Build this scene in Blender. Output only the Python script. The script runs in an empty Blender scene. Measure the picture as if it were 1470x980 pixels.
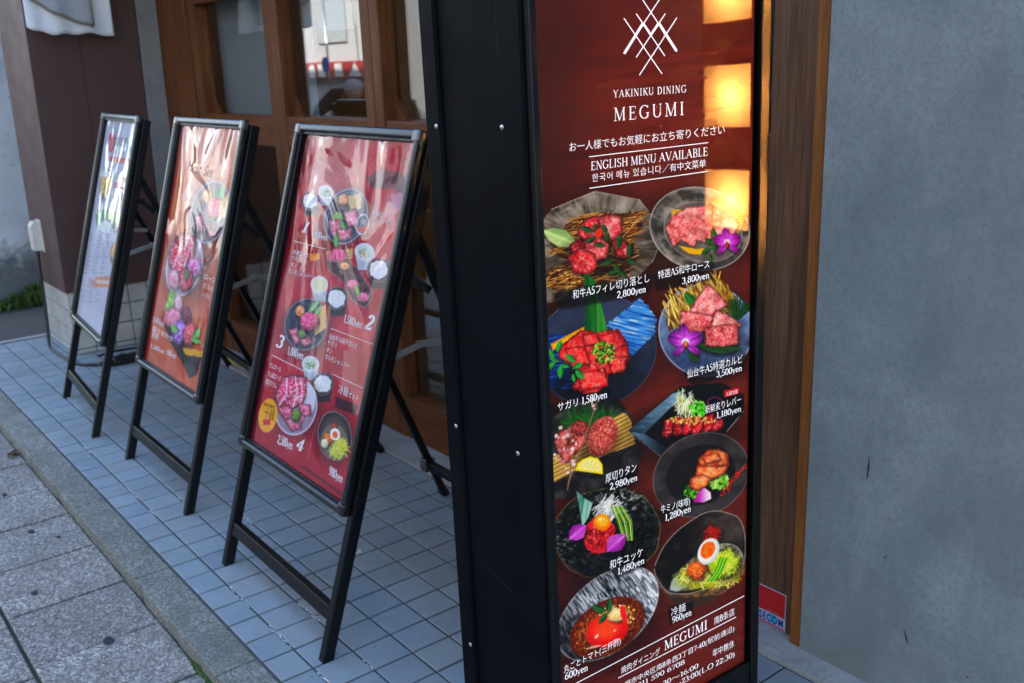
import bpy, bmesh, math, random
import numpy as np
from mathutils import Vector, Matrix, noise as mnoise

R = math.radians
rng = random.Random(7)
SC = bpy.context.scene
COL = SC.collection

# ------------------------------------------------------------------ camera, sky, sun, exposure
cam = bpy.data.cameras.new("camera")
camo = bpy.data.objects.new("camera", cam)
COL.objects.link(camo)
_r = ((0.6189750881, 0.7845599647, -0.0365445217),
      (-0.1928155748, 0.1968969332, 0.9612771461),
      (-0.7613750681, 0.5879602533, -0.2731496772))
camo.matrix_world = Matrix(((_r[0][0], _r[1][0], -_r[2][0], 1.929),
                            (_r[0][1], _r[1][1], -_r[2][1], -0.849),
                            (_r[0][2], _r[1][2], -_r[2][2], 1.377),
                            (0, 0, 0, 1)))
cam.sensor_width = 36
cam.lens = 34.27
cam.clip_start = 0.02
cam.clip_end = 600
cam.dof.use_dof = True
cam.dof.focus_distance = 1.55
cam.dof.aperture_fstop = 8.0
SC.camera = camo

SUN_EL, SUN_AZ = 36.0, 18.0            # the sun stands behind the shop, so the shop front is in open shade
w = bpy.data.worlds.new("World")
SC.world = w
w.use_nodes = True
wn = w.node_tree
bg = wn.nodes["Background"]
sky = wn.nodes.new("ShaderNodeTexSky")
sky.sky_type = 'NISHITA'
sky.sun_disc = False
sky.sun_elevation = R(SUN_EL)
sky.sun_rotation = R(SUN_AZ)
sky.air_density = 1.0
sky.dust_density = 0.8
sky.ozone_density = 1.0
wn.links.new(sky.outputs[0], bg.inputs[0])
bg.inputs[1].default_value = 0.15
sun = bpy.data.lights.new("sun", 'SUN')
suno = bpy.data.objects.new("sun", sun)
COL.objects.link(suno)
sun.energy = 3.2
sun.angle = R(0.5)
sun.color = (1.0, 0.93, 0.84)
sd = Vector((math.sin(R(SUN_AZ)) * math.cos(R(SUN_EL)), math.cos(R(SUN_AZ)) * math.cos(R(SUN_EL)), math.sin(R(SUN_EL))))
suno.rotation_euler = sd.to_track_quat('Z', 'Y').to_euler()
SC.view_settings.view_transform = 'Standard'
SC.view_settings.look = 'None'
SC.view_settings.exposure = 2.75
SC.view_settings.gamma = 1
SC.view_settings.use_curve_mapping = False
GAIN = 2 ** SC.view_settings.exposure

# ------------------------------------------------------------------ helpers
def lin(c):
    c = np.asarray(c, float) / 255.0
    return np.where(c <= 0.04045, c / 12.92, ((c + 0.055) / 1.055) ** 2.4)

def tag(o, label=None, cat=None, group=None, kind=None):
    if label: o["label"] = label
    if cat: o["category"] = cat
    if group: o["group"] = group
    if kind: o["kind"] = kind
    return o

def empty(name, loc=(0, 0, 0), rot=(0, 0, 0), label=None, cat=None, group=None):
    o = bpy.data.objects.new(name, None)
    o.empty_display_size = 0.1
    COL.objects.link(o)
    o.location = loc
    o.rotation_euler = rot
    return tag(o, label, cat, group)

class NT:
    """small node-tree writer"""
    def __init__(s, name):
        s.m = bpy.data.materials.new(name)
        s.m.use_nodes = True
        s.t = s.m.node_tree
        s.b = s.t.nodes["Principled BSDF"]
        s.out = s.t.nodes["Material Output"]
    def n(s, kind, **kw):
        x = s.t.nodes.new(kind)
        for k, v in kw.items():
            if k in x.inputs.keys() if isinstance(k, str) else False:
                x.inputs[k].default_value = v
            else:
                setattr(x, k, v)
        return x
    def l(s, a, b): s.t.links.new(a, b)
    def coord(s, scale=(1, 1, 1), which="Object"):
        tc = s.n("ShaderNodeTexCoord")
        mp = s.n("ShaderNodeMapping")
        mp.inputs["Scale"].default_value = scale
        s.l(tc.outputs[which], mp.inputs[0])
        return mp.outputs[0]
    def noise(s, vec, scale, detail=4, rough=0.55, dist=0):
        x = s.n("ShaderNodeTexNoise")
        x.inputs["Scale"].default_value = scale
        x.inputs["Detail"].default_value = detail
        x.inputs["Roughness"].default_value = rough
        x.inputs["Distortion"].default_value = dist
        s.l(vec, x.inputs["Vector"])
        return x.outputs["Fac"]
    def ramp(s, fac, stops):
        x = s.n("ShaderNodeValToRGB")
        e = x.color_ramp.elements
        while len(e) < len(stops): e.new(0.5)
        for i, (p, c) in enumerate(stops):
            e[i].position = p
            e[i].color = (*c, 1) if len(c) == 3 else c
        s.l(fac, x.inputs[0])
        return x.outputs[0]
    def mix(s, fac, a, b, mode='MIX'):
        x = s.n("ShaderNodeMix", data_type='RGBA', blend_type=mode)
        for sock, v in ((x.inputs[0], fac), (x.inputs[6], a), (x.inputs[7], b)):
            if isinstance(v, (int, float)): sock.default_value = v
            elif isinstance(v, (tuple, list)): sock.default_value = (*v, 1)
            else: s.l(v, sock)
        return x.outputs[2]
    def bump(s, h, strength=0.3, dist=0.002):
        x = s.n("ShaderNodeBump")
        x.inputs["Strength"].default_value = strength
        x.inputs["Distance"].default_value = dist
        s.l(h, x.inputs["Height"])
        s.l(x.outputs[0], s.b.inputs["Normal"])
        return x.outputs[0]
    def base(s, v):
        if isinstance(v, (tuple, list)): s.b.inputs["Base Color"].default_value = (*v, 1)
        else: s.l(v, s.b.inputs["Base Color"])
    def set(s, **kw):
        for k, v in kw.items():
            k = k.replace("_", " ")
            sock = s.b.inputs[k]
            if hasattr(v, "links"): s.l(v, sock)
            else: sock.default_value = v

M = {}
def plain(name, c, rough=0.5, metal=0.0, var=0.12, vscale=18, bump=0.0, bscale=200, coat=0.0, spec=0.5):
    t = NT(name)
    v = t.coord()
    f = t.noise(v, vscale, 4)
    a = tuple(x * (1 - var) for x in c)
    b = tuple(min(1, x * (1 + var)) for x in c)
    t.base(t.ramp(f, [(0.3, a), (0.7, b)]))
    rr = t.ramp(t.noise(v, vscale * 2.3, 3), [(0.3, (max(0.02, rough - .07),) * 3), (0.7, (min(1, rough + .07),) * 3)]) if var else rough
    t.set(Roughness=rr, Metallic=metal, Coat_Weight=coat, Specular_IOR_Level=spec)
    if bump: t.bump(t.noise(v, bscale, 3), bump, 0.001)
    M[name] = t.m
    return t.m

def wood(name, dark, light, rough=0.55, grain=(1, 1, 0.06), scale=38, axis='z'):
    t = NT(name)
    g = {'z': (1, 1, 0.05), 'x': (0.05, 1, 1), 'y': (1, 0.05, 1)}[axis]
    v = t.coord(g)
    f1 = t.noise(v, scale, 6, 0.62, 0.6)
    f2 = t.noise(v, scale * 4.2, 3, 0.6)
    big = t.noise(t.coord(), 2.2, 3)
    c = t.ramp(f1, [(0.28, dark), (0.52, tuple((a + b) / 2 for a, b in zip(dark, light))), (0.75, light)])
    c = t.mix(t.ramp(f2, [(0.35, (0.5,) * 3), (0.6, (0,) * 3)]), c, tuple(x * 0.55 for x in dark))
    c = t.mix(t.ramp(big, [(0.35, (0.45,) * 3), (0.65, (0,) * 3)]), c, tuple(x * 0.6 for x in dark))
    t.base(c)
    t.set(Roughness=rough, Specular_IOR_Level=0.2)
    t.bump(f1, 0.25, 0.0015)
    M[name] = t.m
    return t.m

class MB:
    """collects boxes, prisms and tubes and links them as ONE mesh"""
    def __init__(s):
        s.bm = bmesh.new()
        s.mats = []
    def mi(s, m):
        if m not in s.mats: s.mats.append(m)
        return s.mats.index(m)
    def box(s, lo, hi, bev=0.0, mat=None, mtx=None, seg=2):
        b = bmesh.new()
        bmesh.ops.create_cube(b, size=1)
        c = [(l + h) / 2 for l, h in zip(lo, hi)]
        d = [max(1e-5, h - l) for l, h in zip(lo, hi)]
        for v in b.verts: v.co = Vector((v.co.x * d[0] + c[0], v.co.y * d[1] + c[1], v.co.z * d[2] + c[2]))
        if bev: bmesh.ops.bevel(b, geom=list(b.edges), offset=min(bev, min(d) * 0.45), segments=seg, affect='EDGES', profile=0.5)
        s.add(b, mat, mtx)
        return s
    def add(s, b, mat=None, mtx=None, smooth=False):
        k = s.mi(mat) if mat else 0
        mp = {}
        for v in b.verts:
            mp[v] = s.bm.verts.new(mtx @ v.co if mtx else v.co)
        for f in b.faces:
            try:
                g = s.bm.faces.new([mp[v] for v in f.verts])
                g.material_index = k
                g.smooth = smooth or f.smooth
            except ValueError: pass
        b.free()
    def prism(s, pts, axis, a, c, mat=None, bev=0, mtx=None):
        """2-D outline extruded along an axis from a to c"""
        b = bmesh.new()
        def P(p, t):
            return {'x': (t, p[0], p[1]), 'y': (p[0], t, p[1]), 'z': (p[0], p[1], t)}[axis]
        v0 = [b.verts.new(P(p, a)) for p in pts]
        v1 = [b.verts.new(P(p, c)) for p in pts]
        n = len(pts)
        b.faces.new(v0); b.faces.new(v1[::-1])
        for i in range(n): b.faces.new((v0[i], v1[i], v1[(i + 1) % n], v0[(i + 1) % n]))
        bmesh.ops.recalc_face_normals(b, faces=b.faces)
        if bev: bmesh.ops.bevel(b, geom=list(b.edges), offset=bev, segments=2, affect='EDGES', profile=.5)
        s.add(b, mat, mtx)
        return s
    def bar(s, p, q, wx, wy, side=Vector((1, 0, 0)), bev=0.002, mat=None):
        """rectangular bar from p to q; wx along 'side', wy across"""
        p, q = Vector(p), Vector(q)
        z = (q - p); L = z.length; z.normalize()
        x = (side - z * side.dot(z)).normalized()
        y = z.cross(x)
        m = Matrix(((x.x, y.x, z.x, p.x), (x.y, y.y, z.y, p.y), (x.z, y.z, z.z, p.z), (0, 0, 0, 1)))
        return s.box((-wx / 2, -wy / 2, 0), (wx / 2, wy / 2, L), bev, mat, m)
    def tube(s, pts, r, n=10, mat=None, caps=True):
        b = bmesh.new()
        pts = [Vector(p) for p in pts]
        rings = []
        up = Vector((0, 0, 1))
        for i, p in enumerate(pts):
            t = (pts[min(i + 1, len(pts) - 1)] - pts[max(i - 1, 0)]).normalized()
            ref = up if abs(t.dot(up)) < 0.95 else Vector((1, 0, 0))
            x = t.cross(ref).normalized(); y = t.cross(x)
            rr = r[i] if isinstance(r, (list, tuple)) else r
            rings.append([b.verts.new(p + (x * math.cos(2 * math.pi * k / n) + y * math.sin(2 * math.pi * k / n)) * rr) for k in range(n)])
        for a, c in zip(rings, rings[1:]):
            for k in range(n):
                f = b.faces.new((a[k], a[(k + 1) % n], c[(k + 1) % n], c[k])); f.smooth = True
        if caps:
            b.faces.new(rings[0][::-1]); b.faces.new(rings[-1])
        s.add(b, mat)
        return s
    def grid(s, fn, nu, nv, mat=None, smooth=True):
        b = bmesh.new()
        vs = [[b.verts.new(fn(i / nu, j / nv)) for j in range(nv + 1)] for i in range(nu + 1)]
        for i in range(nu):
            for j in range(nv):
                f = b.faces.new((vs[i][j], vs[i + 1][j], vs[i + 1][j + 1], vs[i][j + 1])); f.smooth = smooth
        s.add(b, mat)
        return s
    def sphere(s, c, r, mat=None, sc=(1, 1, 1), seg=16, mtx=None):
        b = bmesh.new()
        bmesh.ops.create_uvsphere(b, u_segments=seg, v_segments=max(6, seg // 2), radius=1)
        for v in b.verts: v.co = Vector((c[0] + v.co.x * r * sc[0], c[1] + v.co.y * r * sc[1], c[2] + v.co.z * r * sc[2]))
        for f in b.faces: f.smooth = True
        s.add(b, mat, mtx)
        return s
    def build(s, name, mat=None, parent=None, loc=None):
        me = bpy.data.meshes.new(name)
        s.bm.normal_update()
        s.bm.to_mesh(me)
        s.bm.free()
        if s.mats:
            for m in s.mats: me.materials.append(m)
        elif mat: me.materials.append(mat)
        o = bpy.data.objects.new(name, me)
        COL.objects.link(o)
        if parent: o.parent = parent
        if loc: o.location = loc
        return o

def copy_tree(o, parent=None):
    c = o.copy()
    COL.objects.link(c)
    if parent: c.parent = parent
    for ch in list(o.children): copy_tree(ch, c)
    return c

# ------------------------------------------------------------------ materials
plain("black_metal", (0.005, 0.0055, 0.007), 0.42, 0.0, 0.15, 30, spec=0.22)
plain("cabinet_black", (0.004, 0.0045, 0.006), 0.5, 0.0, 0.25, 6, bump=0.02, bscale=900, spec=0.03)
plain("frame_metal", (0.055, 0.063, 0.072), 0.27, 0.9, 0.0, 20, spec=0.6)
plain("corner_metal", (0.13, 0.14, 0.15), 0.3, 0.85, 0.0, 60)
plain("bezel_metal", (0.045, 0.04, 0.036), 0.36, 1.0, 0.0, 40)
plain("steel", (0.55, 0.55, 0.55), 0.33, 1.0, 0.0, 80)
plain("black_plastic", (0.012, 0.012, 0.013), 0.45)
plain("yellow_plastic", (0.55, 0.40, 0.03), 0.5)
plain("outlet_plastic", (0.62, 0.58, 0.48), 0.45, var=0.06)
plain("brown_panel", (0.095, 0.054, 0.047), 0.5, 0.0, 0.06, 3, bump=0.02, bscale=300, spec=0.2)
plain("grey_plaster", (0.22, 0.22, 0.21), 0.85, 0, 0.12, 8, bump=0.2, bscale=120)
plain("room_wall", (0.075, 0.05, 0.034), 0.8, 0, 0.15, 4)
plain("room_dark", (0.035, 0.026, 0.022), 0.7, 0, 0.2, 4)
plain("skin", (0.5, 0.3, 0.22), 0.5)
plain("coat_cloth", (0.012, 0.012, 0.016), 0.9, 0, 0.3, 20)
plain("red_cloth", (0.5, 0.03, 0.03), 0.9)
plain("white_cloth", (0.82, 0.84, 0.86), 0.9, 0, 0.05, 9)
plain("grey_hair", (0.5, 0.47, 0.45), 0.7)
plain("denim", (0.03, 0.045, 0.08), 0.9)
plain("taupe_cloth", (0.25, 0.21, 0.17), 0.9)
plain("sheer_cloth", (0.42, 0.44, 0.48), 0.9, 0, 0.08, 30)
plain("pale_render", (0.55, 0.56, 0.56), 0.85, 0, 0.08, 1.2)
plain("grey_cladding", (0.46, 0.50, 0.52), 0.6, 0, 0.06, 0.7)
plain("red_paint", (0.38, 0.025, 0.03), 0.5)
plain("white_paint", (0.78, 0.78, 0.76), 0.5, var=0.04)
plain("blue_paint", (0.03, 0.10, 0.42), 0.5)
plain("yellow_paint", (0.62, 0.46, 0.03), 0.5)
plain("blind_cloth", (0.42, 0.47, 0.50), 0.85, 0, 0.03, 2)
plain("dark_render", (0.22, 0.19, 0.17), 0.8, 0, 0.1, 1)
plain("dark_glass", (0.02, 0.025, 0.03), 0.08)
plain("dead_leaf", (0.10, 0.055, 0.03), 0.8, 0, 0.4, 60)
plain("gum_dark", (0.025, 0.025, 0.028), 0.8)
wood("jamb_wood", (0.085, 0.036, 0.016), (0.30, 0.155, 0.082), 0.5)
wood("casing_wood", (0.22, 0.07, 0.014), (0.42, 0.16, 0.04), 0.5, scale=55)
wood("door_wood", (0.115, 0.036, 0.010), (0.29, 0.108, 0.036), 0.5)
wood("door_wood_h", (0.115, 0.036, 0.010), (0.29, 0.108, 0.036), 0.5, axis='x')
wood("chair_wood", (0.12, 0.055, 0.02), (0.26, 0.13, 0.05), 0.4)

def concrete_mat():
    t = NT("concrete")
    v = t.coord()
    big = t.noise(v, 2.6, 6, 0.6, 0.9)
    mid = t.noise(t.coord((1, 1, 0.45)), 9, 6, 0.62, 0.5)
    fine = t.noise(v, 110, 6, 0.8)
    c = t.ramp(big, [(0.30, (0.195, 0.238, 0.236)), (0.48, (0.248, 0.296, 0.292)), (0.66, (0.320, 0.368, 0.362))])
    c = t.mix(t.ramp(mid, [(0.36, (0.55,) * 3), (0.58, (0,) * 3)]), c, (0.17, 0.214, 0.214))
    # trowelled patches with their own edges
    vo = t.n("ShaderNodeTexVoronoi", feature='F1')
    vo.inputs["Scale"].default_value = 3.1
    wv = t.n("ShaderNodeVectorMath", operation='ADD')
    t.l(v, wv.inputs[0])
    nz = t.n("ShaderNodeTexNoise"); nz.inputs["Scale"].default_value = 4; t.l(v, nz.inputs["Vector"])
    ns = t.n("ShaderNodeVectorMath", operation='SCALE'); ns.inputs["Scale"].default_value = 0.22
    t.l(nz.outputs["Color"], ns.inputs[0]); t.l(ns.outputs[0], wv.inputs[1]); t.l(wv.outputs[0], vo.inputs["Vector"])
    sep = t.n("ShaderNodeSeparateColor"); t.l(vo.outputs["Color"], sep.inputs[0])
    patch = t.ramp(sep.outputs[0], [(0.30, (0.0,) * 3), (0.42, (0.16,) * 3), (0.58, (0.16,) * 3), (0.66, (0.0,) * 3)])
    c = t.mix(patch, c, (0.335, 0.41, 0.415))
    # splash dirt along the foot of the wall
    sx = t.n("ShaderNodeSeparateXYZ"); t.l(v, sx.inputs[0])
    ad = t.n("ShaderNodeMath", operation='MULTIPLY_ADD'); t.l(big, ad.inputs[0]); ad.inputs[1].default_value = 0.5; t.l(sx.outputs[2], ad.inputs[2])
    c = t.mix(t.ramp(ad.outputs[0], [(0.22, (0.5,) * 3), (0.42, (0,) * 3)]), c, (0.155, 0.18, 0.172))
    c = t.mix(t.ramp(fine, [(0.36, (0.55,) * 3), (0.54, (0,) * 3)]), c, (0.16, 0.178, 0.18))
    t.base(c)
    t.set(Roughness=0.72, Specular_IOR_Level=0.4)
    mx = t.n("ShaderNodeMath", operation='MULTIPLY_ADD'); t.l(mid, mx.inputs[0]); mx.inputs[1].default_value = 1.5; t.l(fine, mx.inputs[2])
    t.bump(mx.outputs[0], 0.35, 0.0014)
    M["concrete"] = t.m
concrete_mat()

def strip_mat():
    t = NT("pale_concrete")
    v = t.coord()
    c = t.ramp(t.noise(v, 7, 6, 0.65, 0.6), [(0.3, (0.27, 0.27, 0.265)), (0.7, (0.46, 0.46, 0.45))])
    c = t.mix(t.ramp(t.noise(v, 120, 3), [(0.35, (0.4,) * 3), (0.55, (0,) * 3)]), c, (0.2, 0.2, 0.2))
    t.base(c); t.set(Roughness=0.9)
    t.bump(t.noise(v, 90, 4), 0.4, 0.002)
    M["pale_concrete"] = t.m
strip_mat()

def granite(name, stops, scale, dirt, dcol, bump=0.5):
    t = NT(name)
    v = t.coord()
    vo = t.n("ShaderNodeTexVoronoi"); vo.inputs["Scale"].default_value = scale
    t.l(v, vo.inputs["Vector"])
    sep = t.n("ShaderNodeSeparateColor"); t.l(vo.outputs["Color"], sep.inputs[0])
    c = t.ramp(sep.outputs[0], stops)
    at = t.n("ShaderNodeAttribute", attribute_name="tone")
    mu = t.n("ShaderNodeMix", data_type='RGBA', blend_type='MULTIPLY'); mu.inputs[0].default_value = 1
    t.l(c, mu.inputs[6]); t.l(at.outputs["Color"], mu.inputs[7])
    c = mu.outputs[2]
    d = t.noise(v, dirt, 6, 0.65, 0.5)
    c = t.mix(t.ramp(d, [(0.36, (0.6,) * 3), (0.6, (0,) * 3)]), c, dcol)
    d2 = t.noise(v, dirt * 4, 4, 0.6)
    c = t.mix(t.ramp(d2, [(0.55, (0,) * 3), (0.75, (0.35,) * 3)]), c, tuple(x * 1.8 for x in dcol))
    t.base(c)
    t.set(Roughness=0.8)
    t.bump(t.noise(v, scale * 1.2, 3), bump, 0.0015)
    M[name] = t.m
granite("slab_stone", [(0.0, (0.115, 0.106, 0.095)), (0.45, (0.235, 0.218, 0.196)), (0.8, (0.36, 0.332, 0.30)), (1, (0.58, 0.53, 0.47))], 165, 5, (0.15, 0.136, 0.118))
granite("kerb_granite", [(0.0, (0.11, 0.112, 0.095)), (0.5, (0.21, 0.212, 0.18)), (1, (0.38, 0.37, 0.31))], 190, 6, (0.125, 0.13, 0.105), 0.35)

def tile_mat():
    t = NT("glazed_tile")
    v = t.coord()
    at = t.n("ShaderNodeAttribute", attribute_name="tone")
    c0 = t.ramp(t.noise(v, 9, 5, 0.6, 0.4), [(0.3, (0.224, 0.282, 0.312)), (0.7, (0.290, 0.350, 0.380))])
    mu = t.n("ShaderNodeMix", data_type='RGBA', blend_type='MULTIPLY'); mu.inputs[0].default_value = 1
    t.l(c0, mu.inputs[6]); t.l(at.outputs["Color"], mu.inputs[7])
    f = t.noise(v, 420, 2, 0.6)
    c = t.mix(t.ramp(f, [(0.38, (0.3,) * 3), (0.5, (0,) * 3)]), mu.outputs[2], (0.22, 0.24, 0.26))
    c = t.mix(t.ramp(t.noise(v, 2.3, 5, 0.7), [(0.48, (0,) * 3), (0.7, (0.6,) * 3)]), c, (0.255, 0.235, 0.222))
    t.base(c)
    t.set(Roughness=t.ramp(t.noise(v, 30, 4), [(0.3, (0.42,) * 3), (0.7, (0.65,) * 3)]), Specular_IOR_Level=0.3)
    t.bump(t.noise(v, 160, 4, 0.6), 0.35, 0.0012)
    M["glazed_tile"] = t.m
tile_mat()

def grout_mat():
    t = NT("grout")
    v = t.coord()
    c = t.ramp(t.noise(v, 14, 5, 0.6), [(0.3, (0.05, 0.052, 0.055)), (0.62, (0.085, 0.087, 0.088)), (0.82, (0.14, 0.14, 0.14))])
    t.base(c); t.set(Roughness=0.95)
    t.bump(t.noise(v, 300, 3), 0.5, 0.001)
    M["grout"] = t.m
    t = NT("joint_soil")
    v = t.coord()
    c = t.ramp(t.noise(v, 26, 5, 0.6), [(0.35, (0.03, 0.028, 0.024)), (0.6, (0.055, 0.06, 0.035)), (0.75, (0.04, 0.075, 0.02))])
    t.base(c); t.set(Roughness=1.0)
    t.bump(t.noise(v, 200, 4), 0.8, 0.003)
    M["joint_soil"] = t.m
    t = NT("asphalt")
    v = t.coord()
    c = t.ramp(t.noise(v, 320, 3), [(0.3, (0.03, 0.03, 0.03)), (0.7, (0.085, 0.083, 0.08))])
    c = t.mix(t.ramp(t.noise(v, 1.4, 4), [(0.4, (0,) * 3), (0.65, (0.5,) * 3)]), c, (0.09, 0.085, 0.075))
    t.base(c); t.set(Roughness=0.9)
    t.bump(t.noise(v, 260, 3), 0.6, 0.003)
    M["asphalt"] = t.m
    t = NT("old_plaster")
    v = t.coord()
    sx = t.n("ShaderNodeSeparateXYZ"); t.l(v, sx.inputs[0])
    n1 = t.noise(v, 5, 7, 0.72, 0.8)
    n2 = t.noise(v, 26, 6, 0.75, 0.4)
    c = t.ramp(t.noise(v, 3, 5), [(0.3, (0.42, 0.45, 0.46)), (0.7, (0.6, 0.62, 0.62))])
    c = t.mix(t.ramp(n2, [(0.6, (0,) * 3), (0.66, (0.75,) * 3)]), c, (0.09, 0.09, 0.085))
    ad = t.n("ShaderNodeMath", operation='MULTIPLY_ADD'); t.l(n1, ad.inputs[0]); ad.inputs[1].default_value = 0.45; t.l(sx.outputs[2], ad.inputs[2])
    c = t.mix(t.ramp(ad.outputs[0], [(0.50, (1,) * 3), (0.62, (0,) * 3)]), c, t.ramp(n2, [(0.3, (0.075, 0.085, 0.085)), (0.7, (0.15, 0.16, 0.16))]))
    t.base(c); t.set(Roughness=0.9)
    t.bump(n2, 0.4, 0.003)
    M["old_plaster"] = t.m
    t = NT("moss_green")
    v = t.coord()
    t.base(t.ramp(t.noise(v, 60, 4), [(0.3, (0.02, 0.04, 0.008)), (0.7, (0.07, 0.13, 0.02))]))
    t.set(Roughness=1.0)
    M["moss_green"] = t.m
    t = NT("wall_tile")
    v = t.coord()
    at = t.n("ShaderNodeAttribute", attribute_name="tone")
    mu = t.n("ShaderNodeMix", data_type='RGBA', blend_type='MULTIPLY'); mu.inputs[0].default_value = 1
    t.l(t.ramp(t.noise(v, 12, 4), [(0.3, (0.44, 0.43, 0.38)), (0.7, (0.56, 0.55, 0.49))]), mu.inputs[6]); t.l(at.outputs["Color"], mu.inputs[7])
    t.base(mu.outputs[2]); t.set(Roughness=0.3)
    M["wall_tile"] = t.m
grout_mat()

def glass_mat():
    m = bpy.data.materials.new("window_glass")
    m.use_nodes = True
    t = m.node_tree
    t.nodes.clear()
    o = t.nodes.new("ShaderNodeOutputMaterial")
    mx = t.nodes.new("ShaderNodeMixShader")
    tr = t.nodes.new("ShaderNodeBsdfTransparent"); tr.inputs[0].default_value = (0.86, 0.88, 0.87, 1)
    gl = t.nodes.new("ShaderNodeBsdfGlossy"); gl.inputs["Roughness"].default_value = 0.012
    fr = t.nodes.new("ShaderNodeFresnel"); ge = t.nodes.new("ShaderNodeNewGeometry"); mr = t.nodes.new("ShaderNodeMapRange"); mr.inputs["To Min"].default_value = 1.85; mr.inputs["To Max"].default_value = 1 / 1.85
    t.links.new(ge.outputs["Backfacing"], mr.inputs["Value"]); t.links.new(mr.outputs[0], fr.inputs[0])
    tc = t.nodes.new("ShaderNodeTexCoord")
    nz = t.nodes.new("ShaderNodeTexNoise"); nz.inputs["Scale"].default_value = 2.0
    bp = t.nodes.new("ShaderNodeBump"); bp.inputs["Strength"].default_value = 0.02; bp.inputs["Distance"].default_value = 0.01
    t.links.new(tc.outputs["Object"], nz.inputs["Vector"]); t.links.new(nz.outputs["Fac"], bp.inputs["Height"])
    t.links.new(bp.outputs[0], gl.inputs["Normal"])
    t.links.new(fr.outputs[0], mx.inputs[0]); t.links.new(tr.outputs[0], mx.inputs[1]); t.links.new(gl.outputs[0], mx.inputs[2])
    t.links.new(mx.outputs[0], o.inputs[0])
    M["window_glass"] = m
glass_mat()

# ------------------------------------------------------------------ the setting: ground
def tone_mesh(name, quads, mat, kind="structure", base_tone=None):
    """raised stone/tile pads; quads = list of (x0,y0,x1,y1,z,tone rgb, bevel, tilt)"""
    me = bpy.data.meshes.new(name)
    V, Fc, T = [], [], []
    for (x0, y0, x1, y1, z, tone, b, tl) in quads:
        k = len(V)
        h = 0.02
        zz = lambda x, y: z + tl[0] * (x - (x0 + x1) / 2) + tl[1] * (y - (y0 + y1) / 2)
        ring = [(x0, y0), (x1, y0), (x1, y1), (x0, y1)]
        for (x, y) in ring: V.append((x, y, z - h))
        for (x, y) in ring: V.append((x, y, zz(x, y) - b * 0.7))
        for (x, y), (sx, sy) in zip(ring, ((1, 1), (-1, 1), (-1, -1), (1, -1))): V.append((x + sx * b, y + sy * b, zz(x, y)))
        for a in (0, 4):
            for i in range(4):
                j = (i + 1) % 4
                Fc.append((k + a + i, k + a + j, k + a + 4 + j, k + a + 4 + i)); T.append(tone)
        Fc.append((k + 8, k + 9, k + 10, k + 11)); T.append(tone)
    me.from_pydata(V, [], Fc)
    at = me.color_attributes.new("tone", 'FLOAT_COLOR', 'CORNER')
    arr = np.ones((len(me.loops), 4), np.float32)
    arr[:, :3] = np.repeat(np.array(T, np.float32), 4, axis=0)
    at.data.foreach_set("color", arr.ravel())
    me.materials.append(mat)
    o = bpy.data.objects.new(name, me)
    COL.objects.link(o)
    if kind: o["kind"] = kind
    return o

TX, TY = 0.105, 0.10783
quads = []
for i in range(-38, 30):
    for j in range(-1, 8):
        x0, x1 = i * TX, (i + 1) * TX
        y0, y1 = j * TY, (j + 1) * TY
        if j == -1: y0 = -0.084
        if j == 7: y1 = 0.842
        if x0 < -3.93: continue
        g = 0.0033
        b = rng.uniform(0.94, 1.06)
        tint = rng.gauss(0, 0.02)
        if rng.random() < 0.12: b *= 0.9
        tone = (b * (1 + tint), b, b * (1 - tint))
        quads.append((x0 + g, y0 + g, x1 - g, y1 - g, rng.uniform(-0.0006, 0.0006), tone, 0.0016, (rng.uniform(-.008, .008), rng.uniform(-.008, .008))))
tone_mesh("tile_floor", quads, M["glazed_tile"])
mb = MB(); mb.box((-3.93, -0.09, -0.06), (3.2, 0.845, -0.0035)); tag(mb.build("floor_grout", M["grout"]), kind="structure")
# white efflorescence lines in two joints
mb = MB()
for (yc, segs) in ((0.0, ((-1.42, -1.28), (-1.17, -1.11), (-0.52, -0.36), (-0.25, -0.12), (0.02, 0.16), (-2.0, -1.86))), (0.1078, ((-1.22, -1.02), (-0.30, -0.16), (0.05, 0.10))), (0.2157, ((-1.62, -1.3), (-0.92, -0.8)))):
    for a, b in segs:
        n = 14
        for k in range(n):
            if rng.random() < 0.4: continue
            x = a + (b - a) * k / n
            yy_ = yc + rng.uniform(-.0025, .0025)
            wd = rng.uniform(0.0004, 0.0012)
            mb.box((x, yy_ - wd, -0.003), (x + (b - a) / n * 1.1, yy_ + wd, -0.0012))
for k in range(16):
    a_ = rng.uniform(0, 6.28); x, y = -.445 + .016 * math.cos(a_) * rng.random(), .372 + .011 * math.sin(a_); r_ = rng.uniform(.002, .005)
    mb.prism([(x + r_ * math.cos(t) * rng.uniform(.5, 1.2), y + r_ * .7 * math.sin(t) * rng.uniform(.5, 1.2)) for t in np.linspace(0, 6.28, 8)[:-1]], 'z', .0003, .0012 + .0001 * k)
tag(mb.build("joint_residue", M["white_paint"]), kind="stuff", label="white crusted residue in the joints of the floor tiles", cat="residue")

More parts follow.
